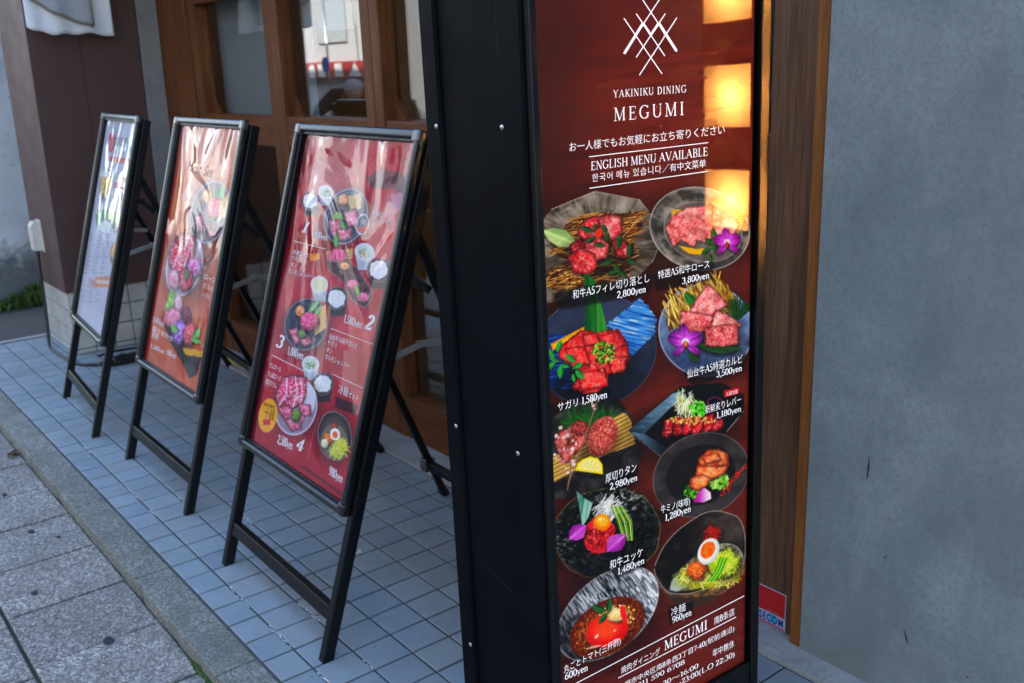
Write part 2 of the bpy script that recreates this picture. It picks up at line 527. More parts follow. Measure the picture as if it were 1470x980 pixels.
def add_tone(o, fn):
    me = o.data
    at = me.color_attributes.new("tone", 'FLOAT_COLOR', 'CORNER')
    arr = np.ones((len(me.loops), 4), np.float32)
    for p in me.polygons:
        arr[p.loop_start:p.loop_start + p.loop_total, :3] = fn(p.center)
    at.data.foreach_set("color", arr.ravel())
xs = [-8.6, -8.0, -7.4, -6.8, -6.2, -5.6, -5.0, -4.4, -3.78, -3.17, -2.57, -1.97, -1.37, -0.735, -0.129, 0.48, 1.09, 1.7, 2.3]
mb = MB(); tones = []
for a, b in zip(xs, xs[1:]):
    tones.append(rng.uniform(0.85, 1.12))
    n = 26
    fr_ = []
    for k in range(n + 1):
        x = a + .002 + (b - a - .004) * k / n
        chip = max(0, mnoise.noise(Vector((x * 14, 3.3, 0))) - .2) * .014 + .0025 * mnoise.noise(Vector((x * 40, 1, 0)))
        fr_.append((x, -0.192 + chip))
    mb.prism(fr_ + [(b - .002, -.0885), (a + .002, -.0885)], 'z', -.075, rng.uniform(-.001, .001), bev=.0035)
ks = mb.build("kerb", M["kerb_granite"]); ks["kind"] = "structure"
def ktone(c):
    k = max(0, min(len(tones) - 1, sum(1 for q in xs if q < c.x) - 1)); t_ = tones[k]
    return (t_, t_, t_ * .98)
add_tone(ks, ktone)
mb = MB(); mb.box((-8.6, -0.186, -0.08), (2.3, -0.089, -0.02)); kc = tag(mb.build("kerb_core", M["grout"]), kind="structure")
# pavement slabs, half-bond
quads = []
rowx = [-1.4286, -1.1251, -0.8447, -0.5205, -0.2301]
for r_ in range(7):
    y1 = -0.2005 - r_ * 0.3145
    y0 = y1 - 0.3145
    if r_ == 0: y1 = -0.1895
    off = 0.0 if r_ % 2 == 0 else 0.05
    off = [0, 0.045, 0.15, 0.02, 0.12, 0.06, 0.1][r_]
    for i in range(-26, 10):
        x0 = -0.2301 + 0.3 * i + off + rng.uniform(-.004, .004)
        t_ = rng.uniform(0.86, 1.12)
        tn = rng.uniform(-.02, .02)
        quads.append((x0 + .0058, y0 + .0052, x0 + 0.3 - .0058, y1 - .0052, -0.04 + rng.uniform(-.0018, .0018), (t_ + tn, t_, t_ - tn * .5), 0.004, (rng.uniform(-.006, .006), rng.uniform(-.006, .006))))
tone_mesh("pavement", quads, M["slab_stone"])
mb = MB(); mb.box((-8.2, -2.42, -0.12), (3.0, -0.193, -0.052)); tag(mb.build("pavement_bed", M["joint_soil"]), kind="structure")
mb = MB(); mb.box((-120, -140, -0.5), (120, 120, -0.122)); tag(mb.build("road", M["asphalt"]), kind="structure")
mb = MB(); mb.box((-14, -0.195, -0.2), (-3.95, 6, -0.012)); tag(mb.build("alley_ground", M["asphalt"]), kind="structure")
mb = MB(); mb.box((-3.952, -0.088, -0.1), (-3.931, 0.6, 0.002), 0.003); tag(mb.build("apron_edge", M["pale_concrete"]), kind="structure")
# pale concrete door-sill strip with a ragged front edge
mb = MB()
n = 160
top = []
for k in range(n + 1):
    x = -3.33 + (3.0 + 3.33) * k / n
    top.append((x, 0.846 + 0.006 * mnoise.noise(Vector((x * 9, 0, 0))) + 0.003 * mnoise.noise(Vector((x * 31, 2, 0)))))
mb.prism(top + [(3.0, 1.12), (-3.33, 1.12)], 'z', -0.02, 0.011)
tag(mb.build("door_sill", M["pale_concrete"]), kind="structure")
# gum spots trodden into the paving
mb = MB()
for (x, y, r_) in ((-0.5234, -0.3286, .017), (-1.3648, -0.3286, .012), (-0.9237, -0.4192, .012), (-1.26, -0.27, .007), (-1.75, -0.33, .01)):
    pts = [(x + r_ * 1.2 * math.cos(a) * rng.uniform(.85, 1.1), y + r_ * 0.8 * math.sin(a) * rng.uniform(.85, 1.1)) for a in np.linspace(0, 2 * math.pi, 14)[:-1]]
    mb.prism(pts, 'z', -0.042, -0.0372)
tag(mb.build("gum_stains", M["gum_dark"]), kind="stuff", label="dark trodden gum spots on the paving slabs", cat="stain")
# moss in the kerb joint
mb = MB()
for k in range(420):
    cx = rng.choice((rng.gauss(-0.20, 0.05), rng.gauss(-0.20, 0.05), rng.uniform(-1.6, 0), rng.gauss(-0.24, .02)))
    cy = -0.197 + rng.gauss(0, 0.0035)
    r_ = rng.uniform(.0015, .0045) if abs(cx + .2) < .09 else rng.uniform(.0008, .002)
    b = bmesh.new(); bmesh.ops.create_icosphere(b, subdivisions=1, radius=r_)
    mb.add(b, None, Matrix.Translation((cx, cy, -0.041 + r_ * 0.4)))
tag(mb.build("moss", M["moss_green"]), kind="stuff", label="green moss growing in the joint beside the granite kerb", cat="moss")
mb = MB()
for k in range(1500):
    y = rng.uniform(-0.1, 0.75); x = -4.885 + abs(rng.gauss(0, .05)) * 1.0
    h_ = rng.uniform(.02, .075) * (1 + 1.3 * math.exp(-((y - .52) / .12) ** 2))
    a = rng.uniform(0, 6.28); l_ = rng.uniform(.2, .8) * h_
    w_ = rng.uniform(.004, .011)
    p = Vector((x, y, -0.013)); q = p + Vector((math.cos(a) * l_, math.sin(a) * l_, h_)); s_ = Vector((-math.sin(a), math.cos(a), 0)) * w_
    b = bmesh.new()
    m_ = (p + q) / 2 + Vector((0, 0, h_ * .2))
    vs = [b.verts.new(c) for c in (p, m_ - s_, q, m_ + s_)]
    b.faces.new(vs); mb.add(b)
tag(mb.build("weeds", M["moss_green"]), kind="stuff", label="low green weeds along the foot of the stained white wall", cat="weeds")

mb = MB()
for k in range(520):
    q_ = rng.random()
    if q_ < .45: x, y, z = rng.uniform(-3.2, .4), -0.196 - abs(rng.gauss(0, .012)), -.0395
    elif q_ < .75: x, y, z = rng.uniform(-2.2, .2), rng.uniform(-.5, -.2), -.0395
    else: x, y, z = rng.uniform(-3.6, .4), rng.uniform(-.08, .8), .0008
    r_ = rng.uniform(.0008, .0026)
    b = bmesh.new(); bmesh.ops.create_icosphere(b, subdivisions=1, radius=r_)
    mb.add(b, None, Matrix.Translation((x, y, z + r_ * .3)) @ Matrix.Diagonal((1, rng.uniform(.5, 1), .6, 1)))
tag(mb.build("grit", M["dead_leaf"]), kind="stuff", label="scattered brown grit and crumbs on the tiles and paving", cat="grit")

# fallen leaf beside the kerb
mb = MB()
def leaf(u, v):
    x = (u - .5) * .075; wd = .02 * math.sin(math.pi * min(max(u, .02), .98)) ** .8
    y = (v - .5) * 2 * wd
    return (x, y, .004 + .012 * (2 * v - 1) ** 2 * math.sin(math.pi * u) + .006 * math.sin(u * 9))
mb.grid(leaf, 12, 6)
o = tag(mb.build("fallen_leaf", M["dead_leaf"], loc=(-2.141, -0.2142, -0.038)), "curled brown leaf lying against the kerb on the paving", "leaf")
o.rotation_euler = (0, 0, 2.4)

# ------------------------------------------------------------------ buildings
# right-hand bare concrete wall and, above it, the shop's upper storey that keeps the front in shade
wall = MB()          # cast round the niche that holds the lantern
wall.box((0.722, 0.915, 0.0), (1.152, 1.25, 2.7)); wall.box((1.332, 0.915, 0.0), (9.0, 1.25, 2.7))
wall.box((1.152, 0.915, 0.0), (1.332, 1.25, 0.955)); wall.box((1.152, 0.915, 1.655), (1.332, 1.25, 2.7)); wall.box((1.152, 1.06, .955), (1.332, 1.25, 1.655))
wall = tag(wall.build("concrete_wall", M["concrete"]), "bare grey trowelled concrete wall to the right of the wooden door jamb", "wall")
mb = MB()
def scratch(x, z, dx, dz, w_):
    mb.prism([(x - w_ * .2, z), (x + w_ * .5, z - .001), (x + dx * .5 + w_, z + dz * .5), (x + dx, z + dz), (x + dx * .5 - w_ * .3, z + dz * .55)], 'y', 0.9142, 0.9156)
scratch(0.868, 0.50, 0.002, 0.05, .003); scratch(0.988, 0.155, -0.010, 0.031, .003); scratch(1.12, .14, .003, .004, .003); scratch(.92, .33, .01, .012, .0015)
mb.build("scratch", M["gum_dark"], wall)
up = MB(); up.box((-3.33, 0.93, 2.72), (9.0, 1.25, 10.5)); up.box((-3.33, 1.25, 2.75), (9.0, 9, 10.5))
up.box((9.0, 1.0, 0), (9.2, 9, 10.5)); up.box((-3.6, 5.2, 0), (9.0, 5.4, 10.5)); up.box((-3.6, 1.2, -.1), (-3.34, 9, 10.5))
sb = tag(up.build("shop_building", M["grey_plaster"]), "upper storey of the restaurant building above the timber doors", "building")
mb = MB(); mb.box((-3.3, 0.16, 2.46), (3.4, 0.925, 2.58), .01); mb.build("shade_canopy", M["grey_plaster"], sb)  # unseen slab over the apron, added to shade the tiles and doors
# neighbour's stained wall
mb = MB(); mb.box((-5.15, -0.05, -0.05), (-4.907, 7, 4.5), 0.01)
tag(mb.build("boundary_wall", M["old_plaster"]), "stained white plaster wall with peeling paint beyond the brown column", "wall")

mb = MB(); mb.box((-34, 1.4, -.12), (-5.2, 9, 7.7), .02); nb = mb.build("facade", M["pale_render"])  # unseen block added to shade the lower fronts across the street
nbr = empty("shade_block", (-19, 1.4, -.12), label="pale unseen block added behind the stained white wall to shade the street", cat="building"); nb.parent = nbr; nb.matrix_parent_inverse = Matrix.Translation((19, -1.4, .12))
# brown column on a tiled plinth
colr = empty("column", (-3.336, 0.348, 0), label="dark brown clad column on a cream tiled plinth at the far end", cat="column")
LEAN = 0.055
mb = MB()
b = bmesh.new(); bmesh.ops.create_cube(b, size=1)
for v in b.verts:
    x = -0.535 if v.co.x < 0 else 0.010
    y = -0.010 if v.co.y < 0 else 0.51
    z = 0.333 if v.co.z < 0 else 2.72
    v.co = Vector((x + LEAN * (z - 0.33), y, z))
bmesh.ops.bevel(b, geom=[e for e in b.edges], offset=.003, segments=2, affect='EDGES', profile=.5)
mb.add(b)
clad = mb.build("cladding", M["brown_panel"], colr)
mb = MB(); mb.prism([(0.0112 + LEAN * 0, 0.2235), (0.0112, 0.2265), (0.009, 0.2265), (0.009, 0.2235)], 'z', 0.335, 2.7)
for v in mb.bm.verts: v.co.x += LEAN * (v.co.z - .33)
mb.build("panel_seam", M["black_plastic"], clad)
mb = MB()
mb.box((-0.535, 0.003, 0.0), (-0.003, 0.5, 0.34))
pl = mb.build("plinth", M["grout"], colr)
V, Fc, T = [], [], []
def vtile(p0, du, dv, nrm, tone):
    k = len(V); b = 0.002
    for (a, c, h) in ((0, 0, -.0045), (1, 0, -.0045), (1, 1, -.0045), (0, 1, -.0045)): V.append(tuple(p0 + du * a + dv * c + nrm * h * 0))
    for (a, c) in ((b, b), (-b, b), (-b, -b), (b, -b)):
        pass
    du_, dv_ = du.normalized() * b, dv.normalized() * b
    ins = [p0 + du_ + dv_, p0 + du - du_ + dv_, p0 + du - du_ + dv - dv_, p0 + du_ + dv - dv_]
    for q in ins: V.append(tuple(q + nrm * .003))
    for i in range(4):
        j = (i + 1) % 4
        Fc.append((k + i, k + j, k + 4 + j, k + 4 + i)); T.append(tone)
    Fc.append((k + 4, k + 5, k + 6, k + 7)); T.append(tone)
for r_ in range(4):
    z0, z1 = [(0.0, 0.028), (0.028, 0.130), (0.130, 0.232), (0.232, 0.333)][r_]
    for c in range(6):
        t_ = rng.uniform(.9, 1.08)
        xa = -0.003 - (c + 1) * 0.0885
        vtile(Vector((xa + .0025, 0.003, z0 + .0025)), Vector((0.0885 - .005, 0, 0)), Vector((0, 0, z1 - z0 - .005)), Vector((0, -1, 0)), (t_,) * 3)
    for c in range(5):
        t_ = rng.uniform(.9, 1.08)
        ya = 0.003 + c * 0.1
        vtile(Vector((-0.003, ya + .0025, z0 + .0025)), Vector((0, 0.1 - .005, 0)), Vector((0, 0, z1 - z0 - .005)), Vector((1, 0, 0)), (t_,) * 3)
me = bpy.data.meshes.new("plinth_tiles"); me.from_pydata(V, [], Fc)
at = me.color_attributes.new("tone", 'FLOAT_COLOR', 'CORNER')
arr = np.ones((len(me.loops), 4), np.float32); arr[:, :3] = np.repeat(np.array(T, np.float32), 4, axis=0)
at.data.foreach_set("color", arr.ravel()); me.materials.append(M["wall_tile"])
o = bpy.data.objects.new("tile_facing", me); COL.objects.link(o); o.parent = pl
mb = MB(); mb.box((-3.40, 0.862, 0), (-3.322, 0.962, 2.71), .002)
for v in mb.bm.verts: v.co.x += LEAN * max(0, v.co.z - .33)
tag(mb.build("wall_pier", M["grey_plaster"]), "narrow grey plaster pier between brown column and timber front", "wall")

# outlet box and cords
ob = empty("outlet_box", (-3.655, 0.338, 0.6), label="cream weatherproof outlet box on the brown column above the black cord", cat="outlet")
mb = MB(); mb.prism([(-.05, -.075), (0, -.082), (0, .078), (-.032, .078), (-.05, .055)], 'x', -.036, .036, bev=.006); mb.build("cover", M["outlet_plastic"], ob)
mb = MB(); mb.box((-.042, -.004, -.088), (.05, 0.0005, .084), .003); mb.build("back_plate", M["outlet_plastic"], ob)
def curve_pts(ps, n=12):
    out = []
    P_ = [Vector(p) for p in ps]
    for i in range(len(P_) - 1):
        a, b, c, d = P_[max(i - 1, 0)], P_[i], P_[i + 1], P_[min(i + 2, len(P_) - 1)]
        for k in range(n):
            t = k / n
            out.append(0.5 * ((2 * b) + (c - a) * t + (2 * a - 5 * b + 4 * c - d) * t * t + (3 * b - a - 3 * c + d) * t ** 3))
    out.append(P_[-1]); return out
mb = MB(); mb.tube(curve_pts([(-3.655, .312, .525), (-3.652, .306, .40), (-3.645, .30, .22), (-3.62, .285, .06), (-3.575, .275, .007), (-3.40, .275, .006), (-3.16, .298, .006), (-3.06, .36, .008), (-3.03, .44, .012)]), .0085, 8)
tag(mb.build("power_cord", M["black_plastic"]), "black power cord hanging from the outlet box down to the tiles", "cord")
mb = MB(); mb.tube(curve_pts([(-3.02, .60, .012), (-3.08, .68, .008), (-3.16, .70, .006), (-3.235, .62, .006), (-3.25, .50, .006), (-3.22, .42, .006)]), .0055, 8)
tag(mb.build("loose_cord", M["black_plastic"]), "looped black cord lying behind the farthest menu board", "cord")
ps = empty("plug_adapter", (-3.005, .51, 0), (0, 0, 1.62), label="black plug adapter lying on the tiles behind two menu boards", cat="adapter")
mb = MB(); mb.box((-.085, -.03, .001), (.085, .03, .045), .014, seg=3); mb.box((.05, -.024, .012), (.135, .024, .055), .012, seg=3); mb.build("adapter_body", M["black_plastic"], ps)
mb = MB(); mb.prism([(-.085, .008), (-.15, .016), (-.15, .028), (-.085, .04)], 'y', -.02, .02, bev=.006); mb.build("plug", M["black_plastic"], ps)
mb = MB(); mb.box((-.05, -.018, .0445), (-.012, .018, .049), .003); mb.build("switch", M["black_metal"], ps)
sc_ = MB()
pts = curve_pts([(-2.78, .90, .012), (-2.73, .912, .011), (-2.5, .90, .011), (-2.17, .905, .011), (-1.9, .92, .011)], 10)
sc_.tube(pts, .011, 8, M["black_plastic"])
sc_.tube([p + Vector((0, -.016, 0)) for p in pts], .009, 8, M["yellow_plastic"])
tag(sc_.build("cord_cover", None), "black and yellow cord cover running along the sill behind the middle board", "cord cover")

# cloth curtain hanging at top left
nr = empty("shop_curtain", (-3.1, .5, 2.0), label="white cloth shop curtain with sheer taupe hemmed layer at upper left", cat="curtain")
def cloth(u, v):
    y = -.19 + .385 * u; z = -.42 + .62 * v
    low = 1 - v
    y += -.02 * low * math.sin(u * 4)
    z += (.042 - .055 * u - .014 * math.sin(u * 5.5) - .004 * math.sin(u * 23)) * low
    x = .016 * math.sin(u * 5 + 1.2 * v) * low + .006 * math.sin(u * 19 + v * 2) * low
    return (x - .04 * low * u, y, z)
mb = MB(); mb.grid(cloth, 44, 30); o = mb.build("white_cloth", M["white_cloth"], nr)
o.modifiers.new("t", 'SOLIDIFY').thickness = .001
def cloth2(u, v):
    p = Vector(cloth(.0 + .78 * u, .09 + (.16 - .20 * u) + v * .6))
    return p + Vector((.02, 0, 0))
mb = MB(); mb.grid(lambda u, v: cloth2(u, v), 30, 16); o = mb.build("sheer_layer", M["sheer_cloth"], nr); o.modifiers.new("t", 'SOLIDIFY').thickness = .0015
mb = MB()
mb.tube([cloth2(k / 20, 0) for k in range(21)], .0055, 8); mb.tube([cloth2(1, k / 10) for k in range(11)], .0045, 8)
mb.build("hem", M["taupe_cloth"], o)
mb = MB(); mb.tube([(0, -.30, .205), (0, .52, .205)], .012, 12); mb.build("rod", M["chair_wood"], nr)
for yb in (.40, .50):
    mb = MB(); mb.box((-.14, yb - .01, .195), (.012, yb + .01, .215), .003); mb.build("bracket", M["black_metal"], nr)

# ------------------------------------------------------------------ timber front
GY = 1.03
def glazed_door(x0, x1, label, wl, wr):
    """frame from x0 to x1, stile widths wl / wr; origin at sill"""
    d = empty("glazed_door", ((x0 + x1) / 2, 0.97, 0.011), label=label, cat="door", group="timber framed glass doors of the restaurant")
    h = (x1 - x0) / 2
    def bx(name, lo, hi, m, p=d, bev=.004):
        b_ = MB(); b_.box(lo, hi, bev); return b_.build(name, M[m], p)
    s1 = bx("stile", (-h, 0, 0), (-h + wl, .075, 2.66), "door_wood"); s2 = bx("stile", (h - wr, 0, 0), (h, .075, 2.66), "door_wood")
    bx("bottom_rail", (-h + wl, .004, 0), (h - wr, .072, .165), "door_wood_h")
    bx("middle_rail", (-h + wl, .004, 1.064), (h - wr, .072, 1.192), "door_wood_h")
    bx("upper_rail", (-h + wl, .004, 1.69), (h - wr, .072, 1.79), "door_wood_h")
    bx("top_rail", (-h + wl, .004, 2.52), (h - wr, .072, 2.66), "door_wood_h")
    for nm, za, zb in (("lower_pane", .165, 1.064), ("middle_pane", 1.192, 1.69), ("upper_pane", 1.79, 2.52)):
        b_ = MB(); b_.box((-h + wl - .004, .058, za - .004), (h - wr + .004, .062, zb + .004)); pn = b_.build(nm, M["window_glass"], d)
    b_ = MB(); b_.prism([(-h + wl, 1.192), (-h + wl + .075, 1.192), (-h + wl, 1.275)], 'y', .04, .057); b_.build("corner_gusset", M["door_wood"], d)
    return d
glazed_door(-2.86, -1.975, "leftmost glazed timber door, grey blind behind its pane, behind two menu boards", .085, .055)
glazed_door(-1.975, -1.17, "glazed timber door with the red and white street reflection, second from the column", .075, .065)
glazed_door(-1.17, -0.36, "glazed timber door showing the lit room, third from the column, beside the sign", .06, .065)
glazed_door(-0.36, 0.563, "glazed timber door mostly hidden behind the tall menu sign, next to the jamb", .06, .010)
mb = MB(); mb.box((-3.36, .965, .011), (-2.872, 1.06, 2.7), .005)
wp = mb.build("timber_board", M["door_wood"]); tag(wp, "broad orange brown timber board between grey pier and glazed doors", "timber board")
jf = empty("door_jamb", (0.64, .94, 0), label="weathered brown timber door jamb between the tall sign and concrete wall", cat="door jamb")
mb = MB(); mb.box((-.075, 0, .011), (.048, .10, 2.7), .003); mb.build("jamb_board", M["jamb_wood"], jf)
mb = MB(); mb.box((.05, -.022, .006), (.0800, .08, 2.7), .003); mb.build("casing", M["casing_wood"], jf)
# roller blinds behind the panes
for nm, x0, x1, z0, z1, lb in (("window_blind", -2.80, -2.02, 1.15, 2.55, "pale grey roller blind filling the leftmost glazed timber door"), ("window_blind", -1.925, -1.835, 1.15, 2.55, "edge of a pale grey roller blind in the second glazed door"), ("window_blind", -1.77, -1.50, 1.53, 2.5, "short pale grey roller blind pulled half down in the second glazed door")):
    bl = empty(nm, ((x0 + x1) / 2, 1.09, z0), label=lb, cat="blind", group="grey roller blinds behind the glass")
    h = (x1 - x0) / 2
    b_ = MB(); b_.box((-h, 0, .015), (h, .002, z1 - z0)); b_.build("fabric", M["blind_cloth"], bl)
    b_ = MB(); b_.box((-h, -.006, 0), (h, .008, .016), .003); b_.build("bottom_bar", M["blind_cloth"], bl)
    b_ = MB(); b_.tube([(-h, 0.02, z1 - z0), (h, 0.02, z1 - z0)], .022, 10); b_.build("roller", M["white_paint"], bl)
# interior of the restaurant
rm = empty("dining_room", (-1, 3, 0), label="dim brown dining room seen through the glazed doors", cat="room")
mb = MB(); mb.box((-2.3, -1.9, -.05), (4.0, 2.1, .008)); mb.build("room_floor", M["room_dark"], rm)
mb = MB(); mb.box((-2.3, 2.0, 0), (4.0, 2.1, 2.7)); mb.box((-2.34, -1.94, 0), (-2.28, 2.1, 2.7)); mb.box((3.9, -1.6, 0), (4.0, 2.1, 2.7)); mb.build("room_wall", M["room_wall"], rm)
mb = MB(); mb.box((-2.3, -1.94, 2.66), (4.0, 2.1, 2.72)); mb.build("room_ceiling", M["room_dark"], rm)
mb = MB(); mb.box((.2, .9, 0), (1.6, 1.3, 1.02), .01); mb.build("counter", M["chair_wood"], rm)
mb = MB()
for z in np.linspace(1.3, 2.6, 15): mb.box((-1.6, 1.985, z), (1.5, 2.0, z + .07), .002)
mb.build("slat_panel", M["chair_wood"], rm)
def make_chair():
    c = empty("dining_chair", (0, 0, 0.008), label="x", cat="chair", group="wooden chairs inside the restaurant")
    b_ = MB(); b_.box((-.21, -.21, .42), (.21, .21, .46), .012); b_.build("seat", M["chair_wood"], c)
    for sx in (-1, 1):
        for sy in (-1, 1):
            b_ = MB(); b_.tube([(sx * .18, sy * .18, .43), (sx * .2, sy * .2, 0)], [.018, .014], 8); b_.build("leg", M["chair_wood"], c)
        b_ = MB(); b_.tube([(sx * .18, .18, .44), (sx * .2, .22, .95)], [.017, .014], 8); b_.build("back_post", M["chair_wood"], c)
    for z in (.62, .78, .92):
        b_ = MB()
        b_.grid(lambda u, v: (-.2 + .4 * u, .215 + .05 * math.sin(math.pi * u), z - .03 + .06 * v), 12, 2)
        o = b_.build("back_rail", M["chair_wood"], c); o.modifiers.new("t", 'SOLIDIFY').thickness = .016
    return c
ch = make_chair()
for i, (x, y, a, lb) in enumerate(((-2.62, 1.42, .5, "wooden dining chair behind glass between far and middle boards"), (-1.75, 1.55, 2.6, "wooden dining chair behind glass between middle and near boards"), (-.95, 1.65, .2, "wooden dining chair behind glass between near board and tall sign"))):
    c = ch if i == 0 else copy_tree(ch)
    c.location = (x, y, .008); c.rotation_euler = (0, 0, a); c["label"] = lb
def emit_mat(name, col, s):
    t = NT(name); t.base((.8, .8, .8)); t.set(Emission_Color=(*col, 1), Emission_Strength=s); M[name] = t.m
emit_mat("lamp_glow", (1.0, .72, .42), 9.0)
pd = empty("pendant_lamp", (-2.15, 3.0, 1.36), label="small round lit pendant lamp inside, seen through the third glazed door", cat="lamp")
mb = MB(); mb.sphere((0, 0, 0), .075); mb.build("globe", M["lamp_glow"], pd)
mb = MB(); mb.tube([(0, 0, .07), (0, 0, 1.3)], .004, 6); mb.build("flex", M["black_plastic"], pd)
pl_ = bpy.data.lights.new("room_glow", 'POINT'); pl_.energy = 2.5; pl_.color = (1, .7, .42); pl_.shadow_soft_size = .08
plo = bpy.data.objects.new("room_glow", pl_); COL.objects.link(plo); plo.location = (0, 0, -.12); plo.parent = pd

# ------------------------------------------------------------------ across the street (seen only as reflections in the glass)
ob = empty("street_building", (-16.0, -7.0, -.12), label="white building with a red fascia across the street, reflected in the glass", cat="building")
mb = MB(); mb.box((-7, -6, 0), (1.25, 0, 3.4), .02); bw = mb.build("facade", M["pale_render"], ob)
mb = MB(); mb.box((-1.85, 0, 1.35), (1.25, .18, 1.68), .01); fs = mb.build("fascia", M["red_paint"], ob)
mb = MB()
for (x, w1, kind) in ((-1.62, .24, 0), (-1.22, .24, 0), (-.82, .3, 1), (-.1, .32, 1), (.45, .5, 2)):
    pts = [(x, 1.39), (x + w1, 1.39), (x + w1, 1.6), (x + w1 / 2, 1.645), (x, 1.6)] if kind == 0 else ([(x, 1.64), (x, 1.39), (x + w1, 1.39), (x + w1 * .8, 1.64)] if kind == 1 else [(x, 1.39), (x + w1, 1.39), (x + w1 / 2, 1.64)])
    mb.prism(pts, 'y', .178, .19)
mb.build("fascia_lettering", M["white_paint"], fs)
for x in (-1.2,):
    mb = MB(); mb.box((x, -.02, .1), (x + 1.9, .02, 1.25), .01); mb.build("shopfront_glass", M["grey_cladding"], ob)
for x in (-5.0, -1.0):
    mb = MB(); mb.box((x, 0, 2.05), (x + 1.2, .05, 2.9), .01); mb.build("window", M["grey_cladding"], ob)
gb = empty("grey_building", (-25.5, -7.5, -.12), label="plain grey clad building across the street, reflected in the glass", cat="building")
mb = MB(); mb.box((-8, -5, 0), (7.6, 0, 7.4), .02); mb.build("facade", M["grey_cladding"], gb)
for z in (1.1, 2.2, 3.3, 4.4): 
    mb = MB(); mb.box((-8, 0, z), (7.6, .02, z + .03)); mb.build("cladding_joint", M["grey_plaster"], gb)
pb = empty("brown_building", (5, -9.0, -.12), label="dark brown rendered building across the street opposite the shop doors", cat="building")
mb = MB(); mb.box((-19.5, -6, 0), (16, 0, 7.6), .02); mb.build("facade", M["dark_render"], pb)
for x in range(-18, 13, 4):
    for z in (1.0, 3.2):
        mb = MB(); mb.box((x, -.02, z), (x + 2.2, .03, z + 1.5), .01); mb.build("window", M["dark_glass"], pb)
rs = empty("road_sign", (-15.2, -6.2, -.12), label="round blue road sign on a grey pole across the street", cat="road sign")
mb = MB(); mb.tube([(0, 0, 0), (0, 0, 3.0)], .025, 10); mb.build("pole", M["steel"], rs)
mb = MB(); mb.tube([(0, .05, 1.62), (0, .07, 1.62)], .14, 24); mb.build("disc", M["blue_paint"], rs)

# person bending down on the far pavement side, reflected in the second door
pr = empty("person", (-8.35, -2.85, -.122), (0, 0, .5), label="person in a black coat and red scarf bending forward on the street", cat="person")
def skin(name, verts, edges, radii, mat, parent, sub=2, root=0):
    me = bpy.data.meshes.new(name); me.from_pydata(verts, edges, [])
    o = bpy.data.objects.new(name, me); COL.objects.link(o); o.parent = parent
    md = o.modifiers.new("skin", 'SKIN'); md.use_smooth_shade = True
    sv = me.skin_vertices[0].data
    for i, r_ in enumerate(radii): sv[i].radius = (r_, r_) if not isinstance(r_, tuple) else r_
    sv[root].use_root = True
    s_ = o.modifiers.new("sub", 'SUBSURF'); s_.levels = sub; s_.render_levels = sub
    me.materials.append(mat); return o
bv = [(0, 0, .86), (.10, 0, 1.02), (.24, 0, 1.17), (.34, 0, 1.24), (.44, 0, 1.28), (.55, 0, 1.27),
      (.30, .21, 1.23), (.40, .42, 1.06), (.52, .36, .82), (.30, -.21, 1.23), (.40, -.44, 1.06), (.56, -.40, .84),
      (-.02, .09, .82), (.04, .11, .45), (-.02, .12, .08), (.1, .13, .04), (-.02, -.09, .82), (.04, -.11, .45), (-.04, -.12, .08), (.08, -.13, .04)]
be = [(0, 1), (1, 2), (2, 3), (3, 4), (4, 5), (3, 6), (6, 7), (7, 8), (3, 9), (9, 10), (10, 11), (0, 12), (12, 13), (13, 14), (14, 15), (0, 16), (16, 17), (17, 18), (18, 19)]
brd = [.15, .14, .16, .12, .055, .085, .10, .075, .045, .10, .075, .045, .095, .065, .045, .04, .095, .065, .045, .04]
body = skin("body", bv, be, brd, M["coat_cloth"], pr)
for k, (hx, hy, hz) in enumerate(((.52, .36, .82), (.56, -.40, .84))):
    vs, es, rd = [(hx, hy, hz), (hx + .05, hy, hz - .05)], [(0, 1)], [.03, .035]
    for f in range(5):
        a = (f - 2) * .022; L = (.07, .085, .09, .08, .055)[f]
        i = len(vs); vs += [(hx + .075, hy + a, hz - .08), (hx + .09, hy + a * 1.2, hz - .08 - L)]; es += [(1, i), (i, i + 1)]; rd += [.012, .009]
    skin("hand", vs, es, rd, M["skin"], pr, 1)
mb = MB(); mb.sphere((.58, 0, 1.27), .1, sc=(1.05, .85, 1.15)); hd = mb.build("head", M["skin"], pr)
mb = MB(); mb.sphere((.56, 0, 1.32), .115, sc=(1.05, .95, .85)); mb.build("hair", M["grey_hair"], hd)
mb = MB(); mb.tube([(.44 + .05 * math.cos(a) , .11 * math.sin(a), 1.2 + .07 * math.cos(a)) for a in np.linspace(0, 6.28, 15)], .035, 8); mb.box((.47, -.05, .95), (.52, .04, 1.2), .02); mb.build("scarf", M["red_cloth"], pr)
mb = MB(); mb.box((.36, -.1, .62), (.44, .1, .92), .03); mb.build("carried_bag", M["white_cloth"], pr)

# ------------------------------------------------------------------ wall lantern just right of the picture (its light shows in the sign)
wl = empty("wall_lantern", (1.242, .915, 1.305), label="slim recessed wall lantern with three warm lit square panes in the concrete wall", cat="lantern")
emit_mat("bulb_glow", (1.0, .53, .19), 560.0)
t = NT("lantern_paper"); t.t.nodes.remove(t.b)
tl_ = t.n("ShaderNodeBsdfTranslucent"); tl_.inputs[0].default_value = (.88, .76, .56, 1); t.l(tl_.outputs[0], t.out.inputs[0]); M["lantern_paper"] = t.m
mb = MB()
mb.box((-.0885, .0005, -.345), (-.082, .14, .345), .001); mb.box((.082, .0005, -.345), (.0885, .14, .345), .001)
for a, b_ in ((-.345, -.301), (-.164, -.0685), (.0685, .1615), (.2985, .345)): mb.box((-.0818, .0005, a), (.0818, .1345, b_), .001)
mb.box((-.0818, .135, -.345), (.0818, .14, .345))
mb.build("housing", M["black_metal"], wl)
